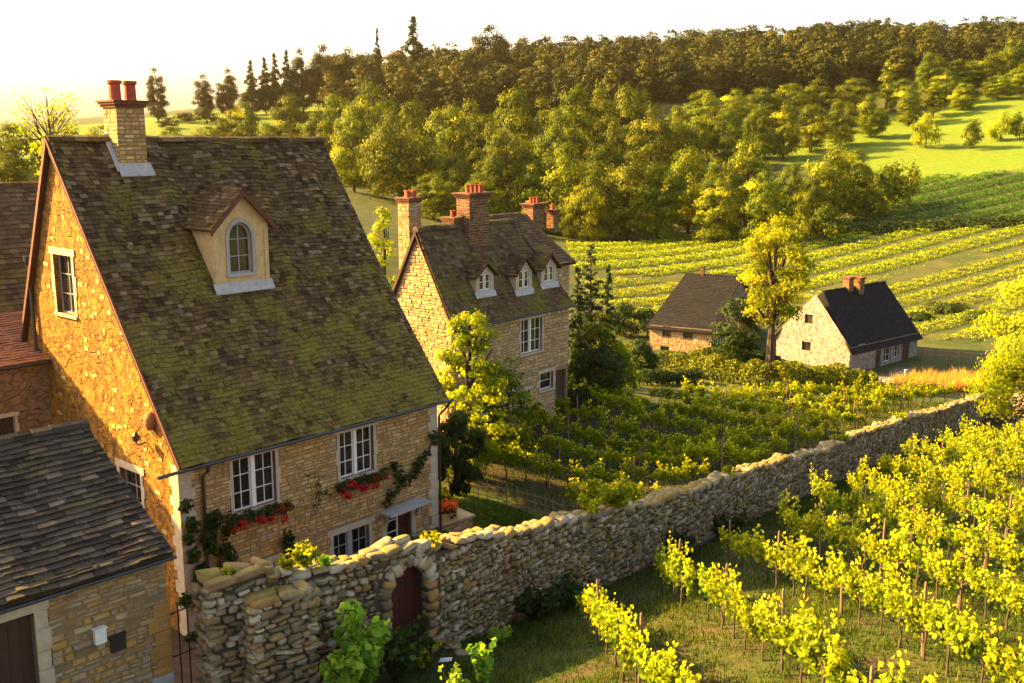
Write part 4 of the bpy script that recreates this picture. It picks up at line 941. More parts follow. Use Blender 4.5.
def build_cottage_left():
    rg = random.Random(61); P = at(712, 329, 91.0)
    # ridge runs away to the left, the end gable is turned to the sun-lit yard
    H = House("barn_cottage", (P.x, P.y, 0), 118.0, "low stone cottage with a steep dark slate roof beside the tall golden tree", "cottage")
    root = H.root; g = gz(P.x, P.y) - .8
    F1 = Pl((0, 0, 0), (1, 0, 0), (0, -1, 0)); G1 = Pl((0, 0, 0), (0, 1, 0), (1, 0, 0)); zE = H.onv(712, 331)[1]; uL = H.onv(650, 322)[0]
    va, zr = H.onu(741, 277, .2); uRL = H.onv(686, 274, va)[0]
    def fr(x0, y0, x1, y1):
        a0, z1 = H.onv(x0, y0); a1, _ = H.onv(x1, y0); _, z0 = H.onv(x0, y1); return a0, a1, z0, z1
    ws = [fr(663, 326, 671, 336), fr(684, 329, 693, 338), fr(661, 346, 669, 352)]
    mb = MB(); wall_skin(mb, F1, rect(uL, 0, g - 1, zE + .1), [rect(*w) for w in ws])
    stone_blocks(mb, F1, lambda a, b: cut([(uL, 0.0)], [(w[0] - .05, w[1] + .05, w[2] - .05, w[3] + .05) for w in ws], a, b), g, zE, rg, (.25, .6), (.15, .28), 1)
    mb.quad((uL, .3, g - 1), (0, .3, g - 1), (0, .3, zE), (uL, .3, zE), 2); mb.build("front_wall", [M['mortar'], M['stone_house2'], M['soil']], root)
    ve = va * 2; mb = MB()
    wall_skin(mb, G1, [(.001, g - 1), (ve, g - 1), (ve, zE + .1), (va, zr - .1), (.001, zE + .1)], []); mb.quad((uL, ve, g - 1), (0, ve, g - 1), (0, ve, zE), (uL, ve, zE)); mb.quad((uL, 0.001, g - 1), (uL, ve, g - 1), (uL, ve, zE), (uL, 0.001, zE))
    mb.build("gable_wall", M['render_tan'], root)
    for w in ws: window(root, F1, *w, lights=1, rows=1, cols=2, frame='wood_brown', surround=None)
    s1 = (zr - zE) / va; e = zE - .35 * s1; mb = MB()
    tile_slope(mb, (uL - .3, -.35, e), (.3, -.35, e), (.3, va, zr), (uRL, va, zr), .3, .24, .025, rg, 0, 1, .12)
    tile_slope(mb, (.3, ve + .35, e), (uL - .3, ve + .35, e), (uRL, va, zr), (.3, va, zr), .3, .24, .025, rg, 0, 1, .12)
    tile_slope(mb, (uL - .3, ve + .35, e), (uL - .3, -.35, e), (uRL, va, zr), (uRL, va + .01, zr), .3, .24, .025, rg, 0, 1, .08)
    ridge_tiles(mb, (uRL, va, zr + .03), (.3, va, zr + .03), .14, 0, .4, rg); mb.build("roof", [M['tile_dark'], M['wood_brown']], root)
    u, z = H.onv(703, 268, va); chimney(root, u, va, zr - .4, z, .3, .3, [], 'brick', courses=.12, rng=rg)
build_cottage_left()

# ------------------------------------------------------------------ the garden wall with its arched door
def build_wall():
    rk = Rocks(77); rng = rk.rng
    pts = [Vector((p.x, p.y)) for p in WALL]; tops = [p.z for p in WALL]; cum = [0.0]
    for a, b in zip(pts[:-1], pts[1:]): cum.append(cum[-1] + (b - a).length)
    L = cum[-1]
    def seg(s):
        s = min(max(s, 0), L - 1e-4)
        for i in range(len(pts) - 1):
            if s <= cum[i + 1]: return i, (s - cum[i]) / (cum[i + 1] - cum[i])
        return len(pts) - 2, 1.0
    def P(s): i, k = seg(s); return pts[i].lerp(pts[i + 1], k)
    def dirv(s):
        d = (P(min(s + 1.2, L)) - P(max(s - 1.2, 0))).normalized(); return Vector((d.x, d.y, 0))
    def outv(s): d = dirv(s); return Vector((d.y, -d.x, 0))
    def top(s):
        i, k = seg(s); k = k * k * (3 - 2 * k) * .4 + k * .6
        return tops[i] * (1 - k) + tops[i + 1] * k + .05 * math.sin(s * 1.9) + .04 * math.sin(s * .7 + 1)
    def base(s): p = P(s); o = outv(s); return gz(p.x + o.x * .4, p.y + o.y * .4) - .25
    def baseB(s): p = P(s); o = outv(s); return gz(p.x - o.x * 1.1, p.y - o.y * 1.1) - .3
    T = .5
    # arched opening, from the picture
    sd_, n0 = 0, 1e9
    for s in np.linspace(0, cum[1] + 3, 600):
        q = P(s); px, _ = proj((q.x, q.y, 4.0))
        if abs(px - 410) < n0: n0 = abs(px - 410); sd_ = s
    hw = .56; zb = base(sd_) + .12; zs = at(410, 567, P(sd_).y).z - hw; 
    def inarch(s, z, m=0.0):
        if abs(s - sd_) > hw + m: return False
        return z < zs or (s - sd_) ** 2 + (z - zs) ** 2 < (hw + m) ** 2
    bump = lambda s: max(0.0, .16 - abs(s - sd_) * .16)
    rise = .0
    N = int(L / .25); ss = np.linspace(0, L, N + 1)
    root_mb = MB()
    for a, b in zip(ss[:-1], ss[1:]):
        if b > sd_ - hw - .35 and a < sd_ + hw + .35: continue
        q = []
        for s in (a, b):
            p, o = P(s), outv(s); z0, z1 = min(base(s), baseB(s)) - .3, top(s) - .1
            f = Vector((p.x, p.y, 0)) - o * .03; k = Vector((p.x, p.y, 0)) - o * (T - .03); q.append((f, k, z0, z1))
        (f0, k0, a0, a1), (f1, k1, b0, b1) = q; up = Vector((0, 0, 1))
        root_mb.quad(f0 + up * a0, f1 + up * b0, f1 + up * b1, f0 + up * a1); root_mb.quad(k0 + up * a0, k1 + up * b0, k1 + up * b1, k0 + up * a1); root_mb.quad(f0 + up * a1, f1 + up * b1, k1 + up * b1, k0 + up * a1)
    # panel round the arch
    sa = max(s for s in ss if s <= sd_ - hw - .35 + 1e-6); sb = min(s for s in ss if s >= sd_ + hw + .35 - 1e-6)
    d0, o0, pc = dirv(sd_), outv(sd_), P(sd_); zb0 = min(base(sd_), baseB(sd_)) - .3
    for off, oo in ((-.03, o0), (-(T - .03), o0)):
        pl = Pl(Vector((pc.x, pc.y, 0)) + o0 * off, d0, o0)
        a_, b_ = sa - sd_, sb - sd_
        poly = [(a_, zb0)] + [(-hw, zb0)] + [(-hw, zs)] + [(-hw * math.cos(math.pi * k / 10), zs + hw * math.sin(math.pi * k / 10)) for k in range(1, 10)] + [(hw, zs), (hw, zb0), (b_, zb0), (b_, top(sb) - .1), (0, top(sd_) + .02), (a_, top(sa) - .1)]
        wall_skin(root_mb, pl, poly, [])
    pl = Pl(Vector((pc.x, pc.y, 0)) - o0 * .03, d0, o0)
    av = [(-hw, zb0), (-hw, zs)] + [(-hw * math.cos(math.pi * k / 10), zs + hw * math.sin(math.pi * k / 10)) for k in range(1, 10)] + [(hw, zs), (hw, zb0)]
    for (a, z), (a2, z2) in zip(av[:-1], av[1:]): root_mb.quad(pl.P(a, z), pl.P(a2, z2), pl.P(a2, z2, -(T - .06)), pl.P(a, z, -(T - .06)))
    root_mb.quad(pl.P(sa - sd_, top(sa) - .1), pl.P(0, top(sd_) + .02), pl.P(0, top(sd_) + .02, -(T - .06)), pl.P(sa - sd_, top(sa) - .1, -(T - .06)))
    root_mb.quad(pl.P(0, top(sd_) + .02), pl.P(sb - sd_, top(sb) - .1), pl.P(sb - sd_, top(sb) - .1, -(T - .06)), pl.P(0, top(sd_) + .02, -(T - .06)))
    # pier at the near end, stepping forward
    pe, oe, de = P(0), outv(0), dirv(0); zt0 = top(0)
    def pier(s0, s1, f0, f1, z0, z1):
        pl = Pl(Vector((pe.x, pe.y, 0)), de, oe); pl.box(root_mb, s0 + .04, s1 - .04, z0, z1 - .05, f0, f1 - .04)
        A = lambda s: Vector((pe.x, pe.y, 0)) + de * s + oe * f1
        rock_face(rk, A, de, oe, s0, s1, lambda s: z0, lambda s: z1 - .06, (.14, .42), (.09, .2), .1)
        for sx, dr in ((s0, -1), (s1, 1)):
            Bf = lambda s, sx=sx: Vector((pe.x, pe.y, 0)) + de * sx + oe * s
            rock_face(rk, Bf, oe, de * dr, f0, f1, lambda s: z0, lambda s: z1 - .06, (.14, .42), (.09, .2), .1)
        # cap slabs
        s = s0
        while s < s1 - .1:
            w = min(rng.uniform(.4, .7), s1 - s + .05); f = f0
            while f < f1 - .1:
                e = min(rng.uniform(.35, .6), f1 - f + .05)
                rk.add(Vector((pe.x, pe.y, 0)) + de * (s + w / 2) + oe * (f + e / 2) + Vector((0, 0, z1 + rng.uniform(-.01, .05))), de, Vector((0, 0, 1)), oe, w * .54, .085, e * .54, rng.choice([.35, .5, .58]))
                f += e
            s += w
    root_pz = -.3
    pier(-.15, 1.25, -.55, .12, root_pz, zt0 + .12); pier(.55, 1.9, .1, .62, root_pz, zt0 - .32)
    # stones of the two faces
    sk = lambda s, z, w, h: inarch(s, z, .10 + w * .6)
    rock_face(rk, P, dirv, outv, 1.2, L, base, lambda s: top(s) + bump(s) - .08, (.09, .28), (.08, .21), .1, sk, .03)
    Pb = lambda s: (P(s) - Vector((outv(s).x, outv(s).y)) * T)
    rock_face(rk, Pb, dirv, lambda s: -outv(s), 0, L, baseB, lambda s: top(s) - .06, (.2, .5), (.14, .26), .1, lambda s, z, w, h: z < top(s) - 1.6 or inarch(s, z, .1), .03)
    # coping
    s = 1.2
    while s < L:
        w = rng.uniform(.22, .5); p, o, d = P(s + w / 2), outv(s + w / 2), dirv(s + w / 2); z = top(s + w / 2) + bump(s + w / 2)
        f = -.04
        while f < T - .08:
            e = rng.uniform(.2, .34); h = rng.uniform(.06, .11)
            rk.add(Vector((p.x, p.y, z + rng.uniform(-.035, .035))) - o * (f + e / 2), d, Vector((0, 0, 1)), o, w * .53, h, e * .56, rng.choice([.2, .35, .5, .8, .95]))
            f += e
        s += w
    # arch: jambs and voussoirs
    for sgn in (-1, 1):
        z = zb0 + .2
        while z < zs:
            h = rng.uniform(.2, .32); rk.add(pl.P(sgn * (hw + .13), z + h / 2, -.06), d0, (0, 0, 1), o0, .15 + rng.uniform(-.02, .03), h / 2 - .01, .16, rng.choice([.35, .5, .65])); z += h
    nv = 11
    for k in range(nv):
        g = math.pi * (k + .5) / nv; r = hw + .15; dr = d0 * math.cos(g) + Vector((0, 0, math.sin(g))); tg = d0 * -math.sin(g) + Vector((0, 0, math.cos(g)))
        rk.add(pl.P(0, zs, -.05) + dr * r, tg, dr, o0, math.pi * hw / nv / 2 + .035, .17, .15, rng.choice([.35, .5, .65, .8]))
    root = empty("garden_wall", (pe.x, pe.y, gz(pe.x, pe.y)), 0, "long dry rubble wall with mossy coping and an arched doorway", "wall")
    off = Vector(root.location)
    c = root_mb.build("core", M['mortar_dark'], root); c.location = -off
    r = rk.mesh("stonework", M['rubble'], root); r.location = -off
    d = MB(); n = 6
    for k in range(n):
        a0, a1 = -hw - .02 + 2 * (hw + .02) * k / n, -hw - .02 + 2 * (hw + .02) * (k + 1) / n
        pl.prism(d, [(a0 + .006, zb), (a1 - .006, zb), (a1 - .006, zs + hw + .03), (a0 + .006, zs + hw + .03)], -.40, -.36 - .004 * (k % 2))
    dr = d.build("arched_door", M['wood_red'], root); dr.location = -off
    h = MB(); 
    for z in (zb + .35, zs - .05): pl.box(h, -hw + .03, hw * .6, z, z + .05, -.36, -.345)
    h.build("strap_hinge", M['black_metal'], dr)
    h = MB(); pl.box(h, hw - .2, hw - .14, zb + .8, zb + .98, -.36, -.31); h.build("handle", M['black_metal'], dr)
    st = MB(); pl.box(st, -hw - .1, hw + .15, zb - .25, zb + .0, -.45, .28); s_ = st.build("threshold", M['dressed_grey'], root); s_.location = -off
    # the cross wall at the far end
    rk2 = Rocks(78); A = P(L); e = at(1040, 391, 66.5); Bv = Vector((e.x, e.y)); LL = (Bv - A).length; dd = (Bv - A).normalized(); d3 = Vector((dd.x, dd.y, 0)); o3 = Vector((dd.y, -dd.x, 0)); zt = top(L) + .12
    gb = lambda s: gz(A.x + dd.x * s + o3.x * .5, A.y + dd.y * s + o3.y * .5) - .3
    rock_face(rk2, lambda s: A + dd * s, d3, o3, 0, LL, gb, lambda s: zt - .06, (.2, .5), (.12, .26), .12)
    s = 0
    while s < LL:
        w = rng.uniform(.3, .5); p = A + dd * (s + w / 2); rk2.add(Vector((p.x, p.y, zt)) - o3 * .22, d3, (0, 0, 1), o3, w * .52, .1, .32, rng.random()); s += w
    r2 = rk2.mesh("field_wall", M['rubble']); tag(r2, "short rubble cross wall closing the far end of the long garden wall", "wall")
    m = MB(); m.hexa([(A.x - o3.x * .04, A.y - o3.y * .04, gb(0) - .5), (Bv.x - o3.x * .04, Bv.y - o3.y * .04, gb(LL) - .5), (Bv.x - o3.x * .45, Bv.y - o3.y * .45, gb(LL) - .5), (A.x - o3.x * .45, A.y - o3.y * .45, gb(0) - .5),
                    (A.x - o3.x * .04, A.y - o3.y * .04, zt - .06), (Bv.x - o3.x * .04, Bv.y - o3.y * .04, zt - .06), (Bv.x - o3.x * .45, Bv.y - o3.y * .45, zt - .06), (A.x - o3.x * .45, A.y - o3.y * .45, zt - .06)]); m.build("core", M['mortar_dark'], r2)
    return dict(P=P, out=outv, dir=dirv, top=top, L=L, base=base, sd=sd_)
GW = build_wall()

# ------------------------------------------------------------------ trees
def limb_paths(rng, H, R, top, n, z0=.25, kink=.12):
    out = []
    for k in range(n):
        a = 2 * math.pi * (k / n) + rng.uniform(-.4, .4); zs = H * rng.uniform(z0, .6); zz = H * rng.uniform(.5, .9); r = R * rng.uniform(.35, .8)
        p0 = Vector((0, 0, zs)); p2 = Vector((math.cos(a) * r, math.sin(a) * r, zz)); p1 = p0.lerp(p2, .5) + Vector((rng.uniform(-1, 1), rng.uniform(-1, 1), -.3)) * R * kink
        out.append((p0, p1, p2))
    return out
def tree_mesh(kind, seed, H, R, nleaf, ls):
    """returns trunk MB and crown arrays"""
    r = np.random.default_rng(seed); rg = random.Random(seed); tb = MB(); cl = []
    tr = .022 * H
    if kind in ('round', 'broad', 'airy', 'poplar', 'bush'):
        zc, rz, n = {'round': (.47, .52, 64), 'broad': (.46, .52, 84), 'airy': (.60, .40, 80), 'poplar': (.50, .50, 40), 'bush': (.42, .55, 30)}[kind]
        crn = {'round': (.20, .34), 'broad': (.17, .30), 'airy': (.17, .30), 'poplar': (.28, .46), 'bush': (.28, .42)}[kind]
        while len(cl) < n:
            d = r.normal(0, 1, 3); d /= np.linalg.norm(d); q = r.uniform(.25, 1) ** .45 * .84
            z = d[2] * q; wid = (1.0 - .25 * max(0, z)) * (1.0 if z > -.3 or kind == 'airy' else 1.25)
            cl.append((d[0] * q * R * wid, d[1] * q * R * wid, H * (zc + z * rz * .94), r.uniform(*crn) * R))
        if kind in ('round', 'broad'):
            for k in range(12): a = k * .52 + r.uniform(-.2, .2); q = R * r.uniform(.35, .66); cl.append((math.cos(a) * q, math.sin(a) * q, H * r.uniform(.07, .2), R * r.uniform(.26, .34)))
        limbs = limb_paths(rg, H, R, H, {'airy': 11, 'bush': 3}.get(kind, 6))
        tb.tube([(0, 0, -.4), (rg.uniform(-.1, .1), 0, H * .2), (rg.uniform(-.2, .2), rg.uniform(-.2, .2), H * .5), (0, 0, H * .82)], [tr * 1.5, tr, tr * .7, tr * .25], 7)
        for p0, p1, p2 in limbs: tb.tube([p0, p1, p2], [tr * .45, tr * .3, tr * .12], 5)
        if kind == 'airy':
            for c in cl:
                b = Vector((c[0], c[1], c[2])); tb.tube([(b.x * .35, b.y * .35, b.z * .8), b], [tr * .2, tr * .06], 4)
    elif kind in ('conifer', 'cypress'):
        tb.tube([(0, 0, -.4), (0, 0, H * .97)], [tr, tr * .15], 6); wd = kind == 'conifer'
        for i in range(95 if wd else 80):
            u_ = (i + r.random()) / (95 if wd else 80); z = H * (.06 + .92 * u_ ** .9); lobe = 1 + (.28 * math.sin(z * 5.1 / H * 4 + seed) if wd else 0)
            rr = R * min(1, 1.15 * (1 - z / H) ** (.75 if wd else .6)) * lobe; a = r.uniform(0, 6.28); q = rr * r.uniform(.25, .8)
            cl.append((math.cos(a) * q, math.sin(a) * q, z - q * .1, max(rr * .33, .12 * R)))
            if wd and i % 3 == 0: tb.tube([(0, 0, z), (math.cos(a) * q, math.sin(a) * q, z - q * .1)], [tr * .2, tr * .05], 4)
    c = np.array(cl); w = c[:, 3] ** 2; idx = r.choice(len(c), nleaf, p=w / w.sum())
    d = r.normal(0, 1, (nleaf, 3)); d /= np.linalg.norm(d, axis=1, keepdims=True); d[:, 2] = np.where(d[:, 2] < -.3, -d[:, 2] * .6, d[:, 2])
    rad = c[idx, 3] * (1 - .45 * r.random(nleaf) ** 2) * (1 + .18 * r.normal(0, 1, nleaf))
    P = c[idx, :3] + d * rad[:, None] * np.array([1, 1, .8]); ctr = np.array([0, 0, H * .5])
    o = P - ctr; o /= np.linalg.norm(o, axis=1, keepdims=True) + 1e-6
    V, Fq = leaf_geo(P, d * .9 + o * .8, ls, r, aspect=.7, jit=.22 if kind != 'airy' else .8)
    t = np.clip(.5 + .09 * r.normal(0, 1, nleaf) + np.repeat(r.normal(0, .18, len(c)), 1)[idx], 0, 1)
    return tb, V, Fq, t
PROTO = {}
def proto(kind, seed, H, R, nleaf, ls, mat):
    key = (kind, seed, mat)
    if key not in PROTO:
        tb, V, Fq, t = tree_mesh(kind, seed, H, R, nleaf, ls)
        tr = tb.build("trunk", M['bark']); cr = np_mesh("crown", V, Fq, t, M[mat])
        PROTO[key] = (tr.data, cr.data, H, R); bpy.data.objects.remove(tr); bpy.data.objects.remove(cr)
    return PROTO[key]
SPEC = {'round': (12, 5, 11000, .34), 'broad': (12, 6.5, 15000, .35), 'poplar': (14, 3, 3000, .48), 'bush': (4, 3, 1500, .34), 'conifer': (16, 4.5, 5200, .55), 'cypress': (9, 1.7, 3000, .26), 'airy': (11, 4.5, 3600, .30)}
def tree_at(name, x, y, height, halfw, kind, seed, mat, label, cat="tree", group=None, rot=None, spec=None):
    H, R, n, ls = spec or SPEC[kind]; tm, cm, H, R = proto(kind, seed, H, R, n, ls, mat)
    root = empty(name, (x, y, gz(x, y) - .05), rot if rot is not None else random.uniform(0, 6.28), label, cat, group); root.scale = (halfw / R, halfw / R, height / H * 1.04)
    for nm, me in (("trunk", tm), ("crown", cm)): link(bpy.data.objects.new(nm, me), root)
    return root
def tree_px(name, px, ytop, hw, Y, kind, seed, mat, label, cat="tree", group=None, spec=None):
    p = at(px, ytop, Y); h = p.z - gz(p.x, p.y); return tree_at(name, p.x, p.y, max(h, 1.2), hw * Y / F, kind, seed, mat, label, cat, group, spec=spec)
random.seed(3)
BELTS = {
 'front': [(352, 112, 26, 205), (400, 114, 40, 200), (455, 150, 26, 195), (506, 128, 26, 192), (535, 160, 24, 190), (569, 137, 36, 190), (606, 142, 26, 196), (629, 148, 34, 184), (690, 139, 28, 190), (722, 150, 22, 184), (748, 137, 26, 190),
           (765, 171, 27, 172), (793, 158, 22, 182), (831, 138, 27, 186), (856, 141, 18, 192), (813, 173, 22, 174), (660, 158, 26, 182), (432, 172, 26, 180), (590, 168, 28, 182), (482, 168, 22, 182), (718, 172, 22, 176)],
 'second': [(240, 99, 22, 250), (266, 116, 20, 235), (290, 92, 22, 262), (318, 108, 20, 240), (335, 90, 22, 262), (372, 84, 32, 258), (411, 94, 24, 240), (449, 100, 32, 238), (488, 106, 24, 232), (516, 84, 26, 246), (541, 93, 24, 252),
            (576, 84, 26, 258), (598, 84, 24, 262), (630, 82, 30, 258), (652, 104, 26, 235), (677, 104, 22, 240), (222, 118, 16, 250), (352, 102, 24, 245), (470, 96, 22, 262), (560, 108, 26, 228), (610, 110, 26, 226)],
 'slope': [(671, 114, 20, 262), (698, 106, 22, 262), (729, 107, 22, 262), (759, 100, 22, 270), (786, 103, 20, 268), (812, 99, 20, 275), (843, 98, 20, 280), (873, 91, 20, 288), (706, 88, 24, 300), (736, 84, 24, 305), (763, 82, 22, 310), (790, 82, 22, 312),
           (824, 77, 24, 315), (858, 72, 24, 320), (889, 61, 10, 322), (903, 74, 20, 318), (911, 88, 15, 300), (934, 51, 18, 335), (934, 84, 12, 305), (965, 53, 20, 335), (965, 82, 16, 308), (991, 47, 20, 338), (1015, 38, 20, 340), (1000, 72, 20, 318), (1030, 62, 22, 322), (948, 72, 20, 320)],
}
LB = {'front': ("in the front row of the hillside wood", "trees along the foot of the wood"), 'second': ("in the middle belt of the hillside wood", "trees of the middle woodland belt"), 'slope': ("in the belt above the bright pasture", "trees of the belt above the pasture")}
ADJ = {'round': "rounded leafy tree", 'broad': "broad spreading tree", 'poplar': "tall narrow tree"}
for bn, L in BELTS.items():
    L = sorted(L)
    for i, (px, yt, hw, Y) in enumerate(L):
        kind = 'poplar' if hw <= 12 else ('broad' if hw >= 28 else 'round'); sd_ = i % 3
        hw = hw * (random.uniform(.85, 1.05) if bn == 'slope' else random.uniform(.92, 1.18)); yt = yt + (random.uniform(-3, 5))
        tree_px("deciduous_tree", px + random.uniform(-1, 1), yt, hw, Y, kind, sd_, 'leaf_tree', "%s, %s from the mossy roof %s" % (ADJ[kind], ordn(i), LB[bn][0]), "tree", LB[bn][1])
# shrubs on the pasture and along the foot of the wood
for i, (px, yt, hw, Y, lb) in enumerate([(889, 162, 26, 196, "low dark thicket at the corner between wood and pasture"), (912, 164, 12, 200, "small dark shrub at the tip of the thicket by the shaded vine plot"), (831, 206, 22, 166, "low clipped shrub bank between wood and pale vine rows"), (868, 186, 18, 186, "mid-green shrub on the bank beside the path to the wood"),
                                   (800, 214, 16, 165, "small round shrub where the wood meets the vine rows"), (928, 114, 16, 268, "golden shrub on the bright pasture, westernmost of four"), (973, 119, 12, 262, "golden shrub on the pasture between two others"), (1003, 113, 13, 268, "golden shrub on the pasture near its far edge"), (1022, 112, 12, 268, "golden shrub on the pasture, easternmost of four")]):
    tree_px("shrub", px, yt, hw, Y, 'bush', i % 3, 'leaf_gold' if i > 4 and i % 2 else 'leaf_tree', lb, "shrub")
# skyline trees
for nm, px, yt, hw, Y, kind, mat, lb in [
    ("skyline_tree", 155, 66, 11, 330, 'round', 'leaf_forest', "lone oval tree standing by itself on the skyline beyond the big chimney"),
    ("skyline_tree", 202, 73, 12, 340, 'round', 'leaf_forest', "open-crowned skyline tree, nearer the lone tree of a pair"),
    ("skyline_tree", 226, 67, 13, 340, 'round', 'leaf_forest', "open-crowned skyline tree, nearer the conifers of a pair"),
    ("conifer", 250, 62, 12, 350, 'conifer', 'needle', "dark skyline conifer, first of the five west of the wood"), ("conifer", 264, 59, 12, 352, 'conifer', 'needle', "dark skyline conifer, second of the five west of the wood"),
    ("conifer", 274, 55, 12, 356, 'conifer', 'needle', "dark skyline conifer, third of the five west of the wood"), ("conifer", 286, 52, 12, 352, 'conifer', 'needle', "dark skyline conifer, fourth of the five west of the wood"),
    ("skyline_tree", 301, 47, 15, 356, 'round', 'leaf_forest', "round dark tree on the skyline beside the conifers"), ("skyline_tree", 325, 42, 20, 358, 'broad', 'leaf_forest', "broad dark tree on the skyline at the west end of the wood"),
    ("conifer", 377, 30, 8, 375, 'conifer', 'needle', "slender pointed conifer rising over the west end of the wood"), ("cedar", 413, 19, 20, 380, 'conifer', 'needle', "big dark spreading cedar rising above the wood's skyline"),
    ("skyline_tree", 488, 23, 26, 385, 'broad', 'leaf_forest', "great domed tree rising over the wood east of the cedar"), ("skyline_tree", 350, 46, 16, 362, 'round', 'leaf_forest', "round tree on the skyline just before the slender conifer")]:
    tree_px(nm, px, yt, hw, Y, kind, 1, mat, lb)
for i, (px, yt, hw, Y) in enumerate([(182, 112, 16, 320), (206, 108, 14, 315), (168, 118, 12, 300)]):
    tree_px("shrub", px, yt, hw, Y, 'bush', i, 'leaf_forest', "low round shrub on the far green slope, %s from the big chimney" % ordn((1, 2, 0)[i]), "shrub")
# haze-lit trees at the far left
tree_px("bare_tree", 45, 78, 36, 120, 'airy', 5, 'leaf_gold', "thin-crowned tree glowing against the sunset behind the gable", spec=(14, 6, 1500, .34))
for i, (px, yt, hw, Y) in enumerate([(12, 120, 34, 150), (70, 128, 26, 160), (100, 122, 26, 190), (5, 150, 30, 120), (58, 160, 26, 118), (205, 124, 20, 240), (170, 124, 18, 230)]):
    tree_px("hedgerow_tree", px, yt, hw, Y, 'round', i % 3, 'leaf_tree', "hazy orange-lit tree beyond the big roof, %s from the picture's left edge" % ordn([1, 3, 4, 0, 2, 6, 5][i]), "tree", "hazy trees beyond the big roof")
# the upper wood: one far mass
def upper_wood():
    r = np.random.default_rng(99); Vs, Fs, Ts, base = [], [], [], 0
    protos = [tree_mesh(k, s, 14, 4.0, 850, .75) for k, s in (('poplar', 0), ('round', 1), ('poplar', 2), ('round', 3), ('broad', 4))]
    for k in range(1150):
        px = r.uniform(325, 1120); Y = r.uniform(352, 470) if px > 620 else r.uniform(330, 450)
        if px > 900: Y = r.uniform(365, 470)
        p = at(px, 60, Y); x, y = p.x, p.y; h = r.uniform(11, 18) * (1.0 if px < 900 else .85); w = r.uniform(.8, 1.5)
        tb, V, Fq, t = protos[k % 5]; a = r.uniform(0, 6.28); ca, sa = math.cos(a), math.sin(a)
        v = V.copy(); v[:, 0], v[:, 1] = (V[:, 0] * ca - V[:, 1] * sa) * w, (V[:, 0] * sa + V[:, 1] * ca) * w; v[:, 2] *= h / 14; v += (x, y, gz(x, y))
        Vs.append(v); Fs.append(Fq + base); base += len(V); Ts.append(np.clip(t * .6 + r.uniform(-.1, .45), 0, 1))
    o = np_mesh("forest", np.concatenate(Vs), np.concatenate(Fs), np.concatenate(Ts), M['leaf_forest'])
    tag(o, "dark wood covering the ridge along the skyline", "forest", kind="stuff")
upper_wood()
# ------------------------------------------------------------------ far vine fields
def vine_field(name, poly, az, sp, w, h, dens, ls, mat, label, gapnoise=.0, seed=0):
    r = np.random.default_rng(seed); d = np.array([math.sin(R(az)), math.cos(R(az))]); n = np.array([d[1], -d[0]]); P = np.array(poly)
    a, b = P @ d, P @ n; pts, hh, nn = [], [], []
    for k in np.arange(math.floor(b.min() / sp) * sp, b.max(), sp):
        L = a.max() - a.min(); m = int(L * dens); t = a.min() + r.random(m) * L; face = r.random(m); side = np.where(r.random(m) < .5, -1.0, 1.0); top = face < .45
        u = np.where(top, (r.random(m) - .5) * w, side * w / 2 * (1 + .2 * r.normal(0, 1, m))); wob = .85 + .2 * np.sin(t * 1.9 + k) + .12 * np.sin(t * 4.7 + k * 2)
        zz = np.where(top, 1.0, r.random(m)) * h * wob * (1 + .08 * r.normal(0, 1, m)); pts.append(np.outer(t, d) + np.outer(k + u, n)); hh.append(zz)
        nn.append(np.column_stack([n[0] * side * ~top, n[1] * side * ~top, np.where(top, 1.0, .25)]))
    Q = np.concatenate(pts); Zh = np.concatenate(hh); NN = np.concatenate(nn); kk = inpoly(Q[:, 0], Q[:, 1], poly); Q, Zh, NN = Q[kk], Zh[kk], NN[kk]
    V, Fq = leaf_geo(np.column_stack([Q, GZ(Q[:, 0], Q[:, 1]) + Zh]), NN, ls, r, .75, .3)
    o = np_mesh(name, V, Fq, r.random(len(Q)), M[mat]); tag(o, label, "vineyard", kind="stuff")
LOWA = polypx([(565, 243), (700, 231), (830, 228), (1040, 226), (1200, 224), (1200, 250), (1040, 243), (960, 257), (870, 283), (800, 292), (740, 276), (575, 272)])
LOWB = polypx([(575, 277), (740, 281), (800, 297), (872, 288), (965, 262), (1045, 247), (1200, 256), (1200, 345), (1040, 345), (925, 340), (860, 300), (770, 305), (640, 328), (590, 300)])
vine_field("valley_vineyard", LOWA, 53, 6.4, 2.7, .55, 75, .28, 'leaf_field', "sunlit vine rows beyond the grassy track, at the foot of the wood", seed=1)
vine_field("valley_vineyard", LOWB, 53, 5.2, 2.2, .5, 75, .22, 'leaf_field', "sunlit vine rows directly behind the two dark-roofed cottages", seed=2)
vine_field("upper_vineyard", FIELD_UP, 56, 6.6, 3.0, .7, 80, .32, 'leaf_plot_shaded', "vine plot on the slope below the bright pasture, leaves darkened in place of tree shade", seed=3)

